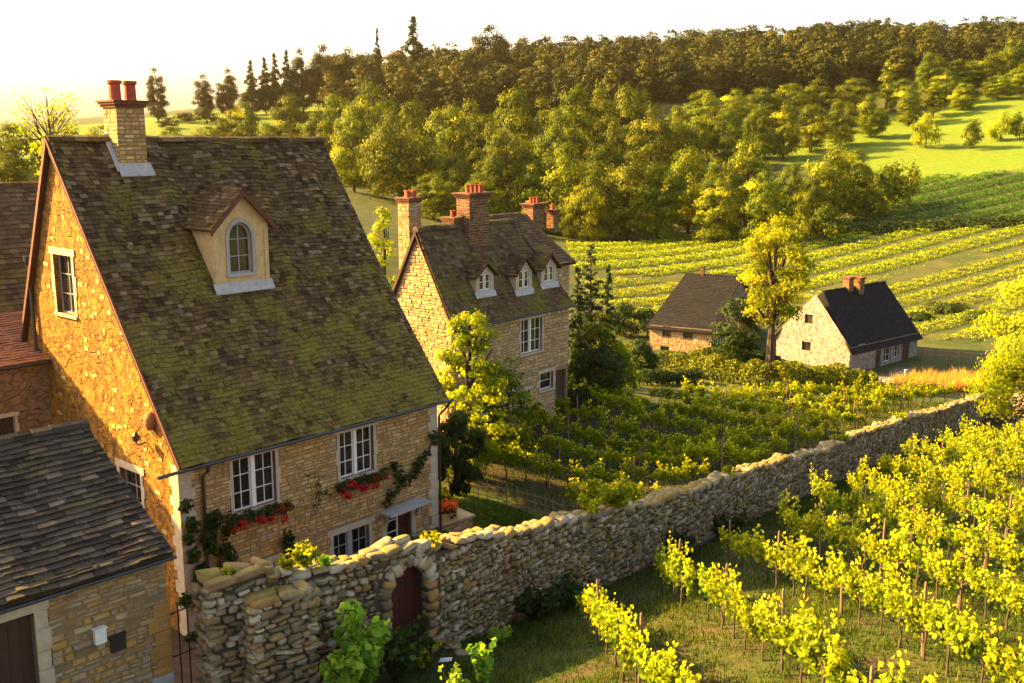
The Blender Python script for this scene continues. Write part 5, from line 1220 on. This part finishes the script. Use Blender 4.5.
# ------------------------------------------------------------------ near vines, one plant at a time
def vine_mesh(seed, nl=380, ls=.105, low=.55):
    r = np.random.default_rng(seed); rg = random.Random(seed); tb = MB(); x = rg.uniform(-.05, .05)
    tb.tube([(0, 0, -.1), (x, .03, .3), (-x, -.02, .6), (x * .5, 0, .85)], [.04, .032, .03, .022], 6)
    for s in (-1, 1): tb.tube([(0, 0, .72), (s * .25, 0, .86), (s * .55, rg.uniform(-.05, .05), .88)], [.02, .015, .009], 5)
    sh = []
    for k in range(11):
        x0 = rg.uniform(-.6, .6); hx = rg.uniform(.2, .6) * (1.8 if rg.random() < .25 else 1); y1 = rg.uniform(-.17, .17)
        sh.append(((x0, 0, .85), (x0 + rg.uniform(-.15, .15), y1, .85 + hx * .6), (x0 + rg.uniform(-.22, .22), y1 * 1.6, .85 + hx)))
        tb.tube(sh[-1], [.006, .005, .003], 4)
    k = r.integers(0, 11, nl); t = r.random(nl) ** .8; S = np.array(sh)[k]
    P = S[:, 0] * ((1 - t) ** 2)[:, None] + 2 * S[:, 1] * (t * (1 - t))[:, None] + S[:, 2] * (t * t)[:, None]
    P = P + r.normal(0, 1, (nl, 3)) * (.09, .09, .06); dn = r.random(nl) < .3; P[dn, 2] -= r.uniform(0, .28, dn.sum())
    N = r.normal(0, 1, (nl, 3)) * .8 + (0, 0, .6)
    # lobed leaf: five-sided outline from two quads
    V, Fq = leaf_geo2(P, N, ls, r)
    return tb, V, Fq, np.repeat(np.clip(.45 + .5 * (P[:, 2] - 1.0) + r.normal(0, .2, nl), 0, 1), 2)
VP = []
def vprotos():
    for s in range(9):
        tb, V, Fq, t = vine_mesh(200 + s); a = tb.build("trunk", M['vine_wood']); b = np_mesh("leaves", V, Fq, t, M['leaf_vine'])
        VP.append((a.data, b.data)); bpy.data.objects.remove(a); bpy.data.objects.remove(b)
    p = MB(); p.tube([(0, 0, -.2), (.01, 0, .8), (0, .01, 1.75)], [.036, .034, .03], 7); p.lathe((0, .01, 1.75), [(.03, 0), (.012, .05), (0, .06)], 7); o = p.build("vine_stake", M['post']); VP.append(o.data); bpy.data.objects.remove(o)
vprotos()
def row_points():
    """near rows and middle rows: (x, y, row label, az, tag)"""
    rv = random.Random(8); out = []; stakes = []
    wallp = [Vector((p.x, p.y)) for p in WALL]
    def dwall(x, y):
        m = 1e9
        for a, b in zip(wallp[:-1], wallp[1:]):
            t = max(0, min(1, (Vector((x, y)) - a).dot(b - a) / (b - a).length_squared)); m = min(m, (Vector((x, y)) - a - (b - a) * t).length)
        return m
    xs = [1.75, 4.6, 7.4, 10.2, 13.0, 15.9, 18.9, 22.0, 25.2, 28.4]
    az = R(-8); d = Vector((math.sin(az), math.cos(az)))
    for i, x25 in enumerate(xs):
        s = -14.0; k = 0
        while s < 42:
            p = Vector((x25, 25)) + d * s; x, y = p.x + rv.uniform(-.08, .08), p.y
            if inA(np.array([x]), np.array([y]))[0] > 0 and dwall(x, y) > (1.9 if i < 3 else 2.4) and y < 62 and y > 12 and not (i == 0 and y > 24.2):
                z = gz(x, y); qx, qy = proj((x, y, z + 1.4)); 
                if -30 < qx < 1060 and qy < 740 and rv.random() > .04:
                    out.append((x, y, z, az + math.pi / 2, "grapevine in the %s row from the arched door, on the grass below the rubble wall" % ordn(i), "vines of the %s row from the arched door" % ordn(i), (qy, 1)))
                if k % 4 == 1 and qx < 1060: stakes.append((x + .1, y + .3, z, "wooden vine stake in the %s row from the arched door" % ordn(i), "stakes of the %s row from the arched door" % ordn(i)))
            s += .92; k += 1
    az2 = R(102); d = Vector((math.sin(az2), math.cos(az2))); n = Vector((d.y, -d.x)) * -1
    if n.y < 0: n = -n
    o = Vector((-3.2, 41.2)); row = 0
    for row in range(17):
        s = -3.0; k = 0
        while s < 48:
            p = o + n * (row * 2.75) + d * s; x, y = p.x, p.y + rv.uniform(-.08, .08)
            if inpoly(np.array([x]), np.array([y]), MID_VINES)[0] and dwall(x, y) > 1.2 and rv.random() > .03:
                z = gz(x, y); qx, qy = proj((x, y, z + 1.2))
                out.append((x, y, z, math.pi / 2 - az2, "grapevine in the %s row up from the wattle fence, behind the rubble wall" % ordn(row), "vines of the %s row from the wattle fence" % ordn(row), (qy, 0)))
                if k % 4 == 0: stakes.append((x + .1, y - .15, z, "wooden vine stake in the %s row up from the wattle fence" % ordn(row), "stakes of the %s row from the wattle fence" % ordn(row)))
            s += .9; k += 1
    return out, stakes
VN, STK = row_points(); print("VINES", len(VN), "STAKES", len(STK))
VN.sort(key=lambda v: -v[6][0]); rv = random.Random(9); rest = []
for i, (x, y, z, az, lb, gr, _) in enumerate(VN):
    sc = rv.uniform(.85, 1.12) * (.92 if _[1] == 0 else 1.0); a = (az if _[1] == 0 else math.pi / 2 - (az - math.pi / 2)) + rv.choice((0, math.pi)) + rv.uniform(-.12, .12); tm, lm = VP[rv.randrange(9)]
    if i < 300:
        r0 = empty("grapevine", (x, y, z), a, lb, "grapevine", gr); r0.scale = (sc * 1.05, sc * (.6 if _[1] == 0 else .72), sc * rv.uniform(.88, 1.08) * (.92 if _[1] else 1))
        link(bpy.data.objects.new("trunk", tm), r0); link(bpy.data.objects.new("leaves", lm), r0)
    else: rest.append((x, y, z, a, sc, lm))
if rest:
    Vs, Fs, Ts, b = [], [], [], 0
    for x, y, z, a, sc, lm in rest:
        v = np.zeros(len(lm.vertices) * 3, dtype=np.float32); lm.vertices.foreach_get("co", v); v = v.reshape(-1, 3) * sc; ca, sa = math.cos(a), math.sin(a)
        w = v.copy(); w[:, 0], w[:, 1] = v[:, 0] * ca - v[:, 1] * sa, v[:, 0] * sa + v[:, 1] * ca; w += (x, y, z); Vs.append(w); fq = np.zeros(len(lm.loops), dtype=np.int32); lm.loops.foreach_get('vertex_index', fq); Fs.append(fq.reshape(-1, 4) + b); b += len(v)
        t = np.zeros(len(lm.polygons), dtype=np.float32); lm.attributes["t"].data.foreach_get("value", t); Ts.append(t)
    o = np_mesh("distant_grapevines", np.concatenate(Vs), np.concatenate(Fs), np.concatenate(Ts), M['leaf_vine']); tag(o, "vines at the far end of the walled plot, below the cottages", "vineyard", kind="stuff")
for x, y, z, lb, gr in STK:
    o = bpy.data.objects.new("vine_stake", VP[-1]); o.location = (x, y, z); o.rotation_euler = (rv.uniform(-.05, .05), rv.uniform(-.05, .05), rv.uniform(0, 6)); o.scale = (1, 1, rv.uniform(.74, .98)); link(o); tag(o, lb, "stake", gr)

# ------------------------------------------------------------------ garden planting and small things
nr2 = np.random.default_rng(404)
def shrub_at(px, ytop, hw, Y, mat, label, seed=0, name="shrub", leafsize=None, kind='bush', base=None, cat="shrub", group=None):
    p = at(px, ytop, Y); h = p.z - gz(p.x, p.y); w = hw * Y / F; H = max(h, .5)
    n = int(900 + 900 * min(3, w)); return tree_at(name, p.x, p.y, H, w, kind, 50 + seed, mat, label, cat, group, spec=(H, w, n, leafsize or .16))
def patch_tree(name, px, ytop, hw, Y, kind, seed, mat, label, n, ls, cat="tree"):
    p = at(px, ytop, Y); H = p.z - gz(p.x, p.y); w = hw * Y / F; return tree_at(name, p.x, p.y, H, w, kind, seed, mat, label, cat, spec=(H, w, n, ls))
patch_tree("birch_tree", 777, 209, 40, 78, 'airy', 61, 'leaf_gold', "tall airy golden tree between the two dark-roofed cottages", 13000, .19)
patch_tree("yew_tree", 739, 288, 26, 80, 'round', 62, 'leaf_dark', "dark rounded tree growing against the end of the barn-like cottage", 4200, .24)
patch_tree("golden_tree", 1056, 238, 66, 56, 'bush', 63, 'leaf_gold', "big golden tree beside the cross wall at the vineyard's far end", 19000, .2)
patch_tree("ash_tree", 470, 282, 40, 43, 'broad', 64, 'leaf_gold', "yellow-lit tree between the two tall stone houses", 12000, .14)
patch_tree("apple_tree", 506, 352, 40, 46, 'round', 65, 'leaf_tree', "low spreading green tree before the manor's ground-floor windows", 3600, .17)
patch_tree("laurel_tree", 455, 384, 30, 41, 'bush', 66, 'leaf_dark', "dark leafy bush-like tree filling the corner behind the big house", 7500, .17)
for i, (px, yt, hw, Y) in enumerate([(591, 247, 22, 68), (608, 268, 15, 70), (578, 268, 15, 66)]):
    patch_tree("yew_spire", px, yt, hw, Y, 'cypress', 70 + i, 'needle', "dark pointed yew beside the manor, %s" % ("tallest of three", "furthest from its roof", "closest to its roof")[i], 5200, .2)
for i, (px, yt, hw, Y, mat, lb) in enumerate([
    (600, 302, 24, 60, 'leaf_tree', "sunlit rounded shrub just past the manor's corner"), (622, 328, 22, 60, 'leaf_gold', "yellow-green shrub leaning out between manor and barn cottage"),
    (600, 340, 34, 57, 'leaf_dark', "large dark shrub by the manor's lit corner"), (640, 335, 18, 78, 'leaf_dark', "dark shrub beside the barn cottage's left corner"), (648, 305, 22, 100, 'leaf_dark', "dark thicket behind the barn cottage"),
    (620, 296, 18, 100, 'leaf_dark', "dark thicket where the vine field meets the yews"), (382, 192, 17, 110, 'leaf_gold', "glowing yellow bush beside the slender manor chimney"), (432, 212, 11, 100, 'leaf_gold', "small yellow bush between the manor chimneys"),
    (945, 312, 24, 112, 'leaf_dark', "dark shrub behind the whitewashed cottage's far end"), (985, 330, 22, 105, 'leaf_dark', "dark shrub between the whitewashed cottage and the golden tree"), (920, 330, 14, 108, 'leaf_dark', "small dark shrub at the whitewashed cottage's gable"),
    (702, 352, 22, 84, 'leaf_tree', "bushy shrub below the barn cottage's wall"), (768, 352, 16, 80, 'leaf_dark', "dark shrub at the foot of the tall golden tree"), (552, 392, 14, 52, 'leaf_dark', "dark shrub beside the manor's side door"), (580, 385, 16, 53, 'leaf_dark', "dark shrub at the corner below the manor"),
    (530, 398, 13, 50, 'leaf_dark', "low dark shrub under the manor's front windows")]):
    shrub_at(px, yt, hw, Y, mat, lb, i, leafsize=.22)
def hedge(pa, pb, Y0, Y1, h, w, mat, label, n=2600, ls=.2):
    a, b = at(pa, 380, Y0), at(pb, 380, Y1); a.z = b.z = 0; d = b - a; L = d.length; d.normalize(); nn = Vector((d.y, -d.x, 0)); r = np.random.default_rng(int(pa)); root = empty("hedge", (a.x, a.y, gz(a.x, a.y)), 0, label, "hedge", None)
    t = r.random(n) * L; an = r.uniform(-.2, math.pi + .2, n); q = 1 - .35 * r.random(n) ** 2
    wob = 1 + .10 * np.sin(t * 1.7) + .07 * np.sin(t * 4.1 + 1)
    off = np.cos(an) * w / 2 * q * wob; zz = np.clip(np.sin(an), -.2, 1) ** 1 * 1.0
    zz = np.sign(zz) * np.abs(zz) ** .5 * h * q * wob
    X = a.x + d.x * t + nn.x * off; Y = a.y + d.y * t + nn.y * off; Z = GZ(X, Y) + np.maximum(zz, r.random(n) * h * .5 * (np.abs(off) > w * .38))
    N = np.column_stack([nn.x * np.cos(an), nn.y * np.cos(an), np.sin(an) + .2]); V, Fq = leaf_geo(np.column_stack([X, Y, Z]) - np.array(root.location), N, ls, r, .75, .5)
    np_mesh("foliage", V, Fq, r.random(n), M[mat], root)
    tb = MB()
    for k in range(int(L / 1.2)): p = d * (k * 1.2 + .5); z = gz(a.x + p.x, a.y + p.y) - root.location.z; tb.tube([(p.x, p.y, z - .1), (p.x, p.y, z + h * .6)], .04, 5)
    tb.build("stems", M['bark'], root)
hedge(662, 768, 78, 72, 1.7, 1.9, 'leaf_tree', "long clipped hedge below the barn cottage", 6600, .16); hedge(775, 872, 72, 73, 1.8, 2.3, 'leaf_tree', "thick clipped hedge in front of the whitewashed cottage", 8000, .16)
hedge(705, 780, 86, 82, 1.2, 1.2, 'leaf_dark', "low hedge between the two cottages", 2000); hedge(820, 862, 80, 79, 1.1, 1.4, 'leaf_dark', "short low hedge beside the whitewashed cottage's yard", 1500)
hedge(640, 700, 72, 73, 1.1, 1.4, 'leaf_dark', "dark low hedge bordering the upper corner of the walled vines", 1900)
hedge(878, 935, 75, 76, .6, .8, 'leaf_tree', "knee-high hedge edging the cottage yard path", 1200)
hedge(840, 1030, 172, 168, 1.6, 2.4, 'leaf_dark', "dark hedge line dividing the shaded vine plot from the valley rows", 3400, .4)
# wattle fence round the lawn
def wattle():
    pa = [gpt(440, 492), gpt(470, 497), gpt(500, 503), gpt(535, 513), gpt(560, 522), gpt(590, 524)]; pts = [Vector(p) for p in pa]; root = empty("wattle_fence", pts[0], 0, "low woven wattle fence between the lawn and the vine rows", "fence"); o = pts[0]; rg = random.Random(4)
    cum = [0]; 
    for a, b in zip(pts[:-1], pts[1:]): cum.append(cum[-1] + (b - a).length)
    def P(s):
        for i in range(len(pts) - 1):
            if s <= cum[i + 1] + 1e-6: return pts[i].lerp(pts[i + 1], (s - cum[i]) / (cum[i + 1] - cum[i]))
        return pts[-1]
    s = 0; st = []
    while s < cum[-1]:
        p = P(s) - o; h = rg.uniform(.72, .95); m = MB(); m.tube([(p.x, p.y, p.z - .2), (p.x + rg.uniform(-.02, .02), p.y, p.z + h)], .022, 5); m.build("fence_post", M['wattle'], root); st.append(s); s += rg.uniform(.32, .5)
    for k, z in enumerate((.18, .45, .70)):
        m = MB(); q = []
        for i, s in enumerate(np.linspace(0, cum[-1], 46)): p = P(s) - o; q.append((p.x, p.y + .03 * (-1) ** i, p.z + z + .04 * math.sin(s * 1.3 + k)))
        m.tube(q, .016, 5); m.build("rail", M['wattle'], root)
wattle()
# flower boxes and planting on the big house
def to_world_root(name, H, label, cat, u, v, z):
    p = H.world((u, v, z)); return empty(name, p, H.phi, label, cat)
for w, lb in ((B1['w1'], "red geraniums spilling from a box under the window beside the downpipe"), (B1['w2'], "red geraniums spilling from a box under the window above the door hood")):
    a0, a1, z0, z1 = w; r0 = to_world_root("flower_box", H1, lb, "flower box", (a0 + a1) / 2, -.02, z0 - .30); W = (a1 - a0) / 2 + .15
    b = MB(); b.box(-W, W, -.26, -.08, -.05, .14); b.build("box", M['wood_brown'], r0)
    c = [(x, -.2 + nr2.normal(0, .03), .12 + nr2.normal(0, .06)) for x in np.linspace(-W - .1, W + .1, 14)]
    clump_mesh("foliage", r0, M['leaf_dark'], c, 700, .085, nr2, .17); c2 = [(x + nr2.normal(0, .1), -.28 + nr2.normal(0, .05), .0 + nr2.normal(0, .10)) for x in np.linspace(-W - .1, W + .1, 12)]
    clump_mesh("blossoms", r0, M['petal_red'], c2, 380, .075, nr2, .13)
def climber(name, H, path, label, nl, spread, leaf=.11, mat='leaf_dark', stemr=.03, leafy=True):
    p0 = path[0]; root = to_world_root(name, H, label, "climbing plant", *p0); q = [Vector(p) - Vector(p0) for p in path]; m = MB(); m.tube(q, [stemr * (1 - .5 * i / len(q)) for i in range(len(q))], 6)
    for i in range(len(q) - 1):
        for k in range(3):
            b = q[i].lerp(q[i + 1], nr2.random()); m.tube([b, b + Vector((nr2.normal(0, spread), -.02, nr2.normal(0, spread)))], [.01, .005], 4)
    m.build("stem", M['vine_wood'], root)
    if leafy:
        c = []
        for i in range(len(q) - 1):
            for k in range(5): b = q[i].lerp(q[i + 1], nr2.random()); c.append((b.x + nr2.normal(0, spread), b.y - .04, b.z + nr2.normal(0, spread)))
        clump_mesh("leaves", root, M[mat], c, nl, leaf, nr2, .24, (1, .35, 1))
def hu(px, py): u, z = H1.onv(px, py, -.12); return (u, -.12, z)
climber("rose_climber", H1, [hu(384, 505), hu(400, 487), hu(415, 468), hu(427, 455), hu(434, 436)], "knotted climbing stem slanting up over the door hood", 260, .12, stemr=.055)
climber("rose_climber", H1, [hu(404, 486), hu(398, 474), hu(392, 466)], "short leafy shoot branching beside the slanting climber", 110, .08, stemr=.02)
a = H1.onv(206, 600, -.14); climber("ivy", H1, [(a[0], -.14, -.3), hu(204, 580), hu(208, 552), hu(203, 530), hu(207, 513)], "ivy climbing round the downpipe at the corner of the big house", 1300, .42, .12)
climber("ivy", H1, [hu(226, 560), hu(222, 535), hu(229, 520)], "sprig of ivy between the downpipe and the first flower box", 300, .2, .11)
climber("ivy", H1, [hu(292, 565), hu(289, 545), hu(290, 536)], "small dark plant rooted high in the facade between the windows", 200, .12, .10)
climber("ivy", H1, [hu(318, 502), hu(321, 490), hu(317, 480)], "thin dry creeper left of the second flower box", 60, .16, .08, stemr=.012)
# planter with orange flowers, lawn-side stone steps, bush by the corner
def planter():
    p = gpt(450, 528); root = empty("stone_planter", p, R(40), "stepped stone planter at the big house's far corner", "planter"); m = MB()
    m.box(-.9, .7, -.5, .5, -.2, .45, 0, .5); m.box(-.9, .0, -.45, .45, .45, .75, 0, .7); m.box(-.97, .77, -.57, .57, .42, .5, 0, .3); pl = Pl((-.9, -.5, 0), (1, 0, 0), (0, -1, 0))
    stone_blocks(m, pl, lambda a, b: [(0, 1.6)], -.1, .42, random.Random(2), (.2, .4), (.1, .16), 0, .01, .02); m.build("masonry", M['stone_out'], root)
    r2 = empty("flower_clump", (p.x - .25, p.y - .2, p.z + .74), 0, "clump of orange-red flowers on the stepped stone planter", "flowers")
    clump_mesh("leaves", r2, M['leaf_dark'], [(x, y, .05) for x in (-.3, 0, .3) for y in (-.2, .2)], 300, .1, nr2, .25); clump_mesh("blossoms", r2, M['petal_orange'], [(x, y, .22 + nr2.normal(0, .06)) for x in (-.35, -.1, .15, .4) for y in (-.25, .0, .25)], 620, .08, nr2, .17)
planter()
p = at(437, 528, 34.2); tree_at("shrub", p.x, p.y - .4, 1.6, 1.0, 'bush', 81, 'leaf_dark', "dark green bush at the foot of the big house's far corner", "shrub", spec=(1.6, 1.0, 1800, .13))
# plants along the wall
def weed(name, p, H, W, n, ls, mat, label, cat="plant", seed=0, stems=9):
    r = np.random.default_rng(seed + 500); root = empty(name, p, 0, label, cat); m = MB(); cs = []
    for k in range(stems):
        a = r.uniform(0, 6.28); q = r.uniform(.2, 1) * W; top = Vector((math.cos(a) * q, math.sin(a) * q, H * r.uniform(.55, 1.05))); mid = Vector((top.x * .4, top.y * .4, top.z * .6)); m.tube([(0, 0, -.1), mid, top], [.016, .012, .006], 4)
        for t in np.linspace(.3, 1, 5): b = mid.lerp(top, (t - .5) * 2) if t > .5 else Vector((0, 0, 0)).lerp(mid, t * 2); cs.append(tuple(b))
    m.build("stems", M['vine_wood'], root); clump_mesh("leaves", root, M[mat], cs, n, ls, r, .16 * max(.6, min(W * 1.6, 1.6))); return root
def wtop(px, f=-.22):
    best = min(np.linspace(0, GW['L'], 900), key=lambda s: abs(proj((GW['P'](s).x, GW['P'](s).y, GW['top'](s)))[0] - px)); q = GW['P'](best); o = GW['out'](best); return Vector((q.x + o.x * f, q.y + o.y * f, GW['top'](best) + .1)), best
def wfoot(px, f=.7):
    q, s = wtop(px); p = GW['P'](s); o = GW['out'](s); x, y = p.x + o.x * f, p.y + o.y * f; return Vector((x, y, gz(x, y)))
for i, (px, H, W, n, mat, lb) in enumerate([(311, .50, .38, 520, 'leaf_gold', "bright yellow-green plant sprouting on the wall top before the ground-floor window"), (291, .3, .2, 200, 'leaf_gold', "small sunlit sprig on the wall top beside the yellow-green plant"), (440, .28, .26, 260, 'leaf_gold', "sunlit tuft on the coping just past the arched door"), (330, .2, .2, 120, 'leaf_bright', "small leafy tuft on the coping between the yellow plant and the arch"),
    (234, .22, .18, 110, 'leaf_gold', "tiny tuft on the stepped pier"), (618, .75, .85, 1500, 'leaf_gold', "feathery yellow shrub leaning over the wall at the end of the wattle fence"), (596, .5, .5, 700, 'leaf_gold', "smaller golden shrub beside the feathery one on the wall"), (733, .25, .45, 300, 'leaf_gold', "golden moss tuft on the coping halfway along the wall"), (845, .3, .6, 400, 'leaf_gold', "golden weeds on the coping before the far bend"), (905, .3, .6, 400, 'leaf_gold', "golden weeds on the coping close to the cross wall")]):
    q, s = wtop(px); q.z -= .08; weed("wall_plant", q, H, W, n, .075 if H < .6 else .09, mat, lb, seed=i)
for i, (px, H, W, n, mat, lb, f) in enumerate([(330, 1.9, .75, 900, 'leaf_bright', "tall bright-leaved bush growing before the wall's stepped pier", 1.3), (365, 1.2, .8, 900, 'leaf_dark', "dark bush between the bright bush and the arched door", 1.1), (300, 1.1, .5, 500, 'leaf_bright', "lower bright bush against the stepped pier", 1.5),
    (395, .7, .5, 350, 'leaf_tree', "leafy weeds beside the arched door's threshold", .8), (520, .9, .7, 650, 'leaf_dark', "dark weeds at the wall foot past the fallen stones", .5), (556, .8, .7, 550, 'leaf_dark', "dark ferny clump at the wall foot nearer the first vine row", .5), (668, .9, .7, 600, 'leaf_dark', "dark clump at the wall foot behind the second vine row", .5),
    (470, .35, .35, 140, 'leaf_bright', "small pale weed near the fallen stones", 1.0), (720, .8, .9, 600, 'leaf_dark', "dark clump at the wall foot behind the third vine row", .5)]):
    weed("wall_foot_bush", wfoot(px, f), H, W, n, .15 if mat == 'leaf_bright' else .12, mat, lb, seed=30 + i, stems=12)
p = gpt(482, 690); weed("sapling", p, 1.0, .35, 260, .12, 'leaf_bright', "young leafy vine alone on the grass in front of the arched door", seed=60); p = gpt(455, 715); weed("sapling", p, .9, .3, 220, .12, 'leaf_bright', "short leafy vine shoot at the picture's bottom edge below the door", seed=61)
# fallen stones and the scrap of paper by the door
for i, (px, py, w, lb) in enumerate([(452, 648, .24, "pale flat stone lying at the wall foot beside the door"), (462, 655, .17, "small grey stone next to the pale flat one")]):
    rk = Rocks(300 + i); p = gpt(px, py); rk.add((0, 0, .05), (1, 0, 0), (0, 0, 1), (0, -1, 0), w, .08, w * .7, .8); o = rk.mesh("stone", M['rubble']); o.location = p; tag(o, lb, "stone")
p = gpt(445, 661); m = MB(); m.add([(-.16, -.1, .02), (.14, -.12, .03), (.17, .09, .05), (-.12, .12, .02), (0, 0, .07), (-.16, -.1, .012), (.14, -.12, .022), (.17, .09, .042), (-.12, .12, .012)], [(0, 1, 4), (1, 2, 4), (2, 3, 4), (3, 0, 4), (8, 7, 6, 5)]); o = m.build("paper_scrap", M['paper']); o.location = p; tag(o, "crumpled white paper scrap on the grass beside the door", "litter")
# dark railing in the gap between outbuilding and wall
def railing():
    a, b = at(158, 600, 23.2), at(204, 585, 23.6); root = empty("iron_railing", (a.x, a.y, gz(a.x, a.y)), 0, "dark iron railing across the lane between outbuilding and wall end", "railing"); o = Vector(root.location); d = b - a; d.z = 0
    for k in range(6): p = a + d * (k / 5) - o; m = MB(); m.tube([(p.x, p.y, -.3), (p.x, p.y, 2.4)], .02, 5); m.build("baluster", M['black_metal'], root)
    for z in (1.1, 2.2): m = MB(); p0, p1 = a - o, b - o; m.tube([(p0.x, p0.y, z - .15), (p1.x, p1.y, z + .15)], .022, 5); m.build("rail", M['black_metal'], root)
railing()
# yard of the whitewashed cottage
def yard():
    a, b = gpt(922, 360), gpt(985, 364); root = empty("yard_fence", a, 0, "low dark rail fence beside the whitewashed cottage's yard", "fence"); d = b - a
    for k in range(6): p = d * (k / 5); z = gz(a.x + p.x, a.y + p.y) - a.z; m = MB(); m.box(p.x - .06, p.x + .06, p.y - .06, p.y + .06, z - .2, z + 1.0); m.build("fence_post", M['post'], root)
    for z in (.45, .85): m = MB(); m.tube([(0, 0, z), (d.x, d.y, d.z + z)], .05, 5); m.build("rail", M['post'], root)
    c = gpt(905, 384); m = MB(); m.box(-.09, .09, -.09, .09, -.2, 1.1); m.box(-.11, .11, -.11, .11, 1.1, 1.16); o = m.build("gate_post", M['dressed_grey']); o.location = c; tag(o, "single pale post beside the path to the whitewashed cottage", "post")
    rk = Rocks(90); A, B = gpt(842, 377), gpt(905, 388); dd = (B - A); L = dd.length; dd.normalize(); d3 = Vector((dd.x, dd.y, 0)); o3 = Vector((dd.y, -dd.x, 0)); zf = lambda s: gz(A.x + dd.x * s, A.y + dd.y * s)
    rock_face(rk, lambda s: A + dd * s, d3, o3, 0, L, lambda s: zf(s) - .2, lambda s: zf(s) + .55, (.2, .5), (.12, .25), .3); o = rk.mesh("low_wall", M['rubble']); tag(o, "low broken rubble wall along the cottage path", "wall")
yard()
def grass(name, poly, n, h, mat, label, seed, w=.02, lean=.35):
    r = np.random.default_rng(seed); P = np.array(poly); X = r.uniform(P[:, 0].min(), P[:, 0].max(), n * 3); Y = r.uniform(P[:, 1].min(), P[:, 1].max(), n * 3); k = inpoly(X, Y, poly); X, Y = X[k][:n], Y[k][:n]; n = len(X)
    cl = np.sin(X * 2.1 + 1.3 * np.sin(Y * 1.7)) * np.sin(Y * 2.3 + np.sin(X * 1.1)) ; H = h * (1 + .45 * cl) * r.uniform(.5, 1.3, n); Z = GZ(X, Y); a = r.uniform(0, 6.28, n); d = np.stack([np.cos(a), np.sin(a)], 1) * w; l = r.normal(0, lean, (n, 2)) * H[:, None]
    b0 = np.column_stack([X + d[:, 0], Y + d[:, 1], Z - .02]); b1 = np.column_stack([X - d[:, 0], Y - d[:, 1], Z - .02]); t = np.column_stack([X + l[:, 0], Y + l[:, 1], Z + H])
    o = np_mesh(name, np.stack([b0, b1, t], 1).reshape(-1, 3), np.arange(n * 3).reshape(-1, 3), np.clip(.35 + .3 * cl + r.normal(0, .2, n), 0, 1), M[mat]); tag(o, label, "grass", kind="stuff")
M['blade'] = m_leaf("grass_blade", (.028, .05, .007), (.06, .085, .011), (.15, .14, .03), .3, .1, (1.8, 1.7, .4)); M['blade_gold'] = m_leaf("dry_grass_blade", (.28, .20, .05), (.42, .28, .07), (.5, .36, .1), .4, .1, (1.8, 1.4, .5))
grass("grass", [(-2.2, 18.5), (-2.0, 23.2), (1.5, 27.6), (6.2, 34), (15.6, 48), (29, 66.5), (31, 64), (24, 48), (15, 24), (12, 17), (2, 16.5)], 110000, .13, 'blade', "short rough grass on the vineyard side of the wall", 5, .018)
grass("lawn_grass", LAWN, 26000, .07, 'blade', "mown lawn grass beside the big house", 6, .02)
grass("dry_grass", polypx([(893, 384), (930, 378), (985, 380), (985, 392), (945, 392), (900, 396)]), 9000, .7, 'blade_gold', "orange-gold tall dry grass at the far end of the wall", 7, .05)
grass("verge_grass", MID_VINES, 30000, .16, 'blade', "weedy grass between the walled vine rows", 8, .03)
# ------------------------------------------------------------------ evening haze
def haze():
    m = MB(); m.box(-1750, 1750, -300, 1580, -40, 95); k = NT("evening_haze"); v = k.n("VolumePrincipled"); v.inputs["Color"].default_value = (1.0, .78, .45, 1); v.inputs["Density"].default_value = HAZE; v.inputs["Anisotropy"].default_value = .6
    k.l(v.outputs[0], k.out.inputs["Volume"]); o = m.build("haze", k.mat); tag(o, "golden evening haze thickening over the valley", None, kind="stuff")
HAZE = .00006
haze()
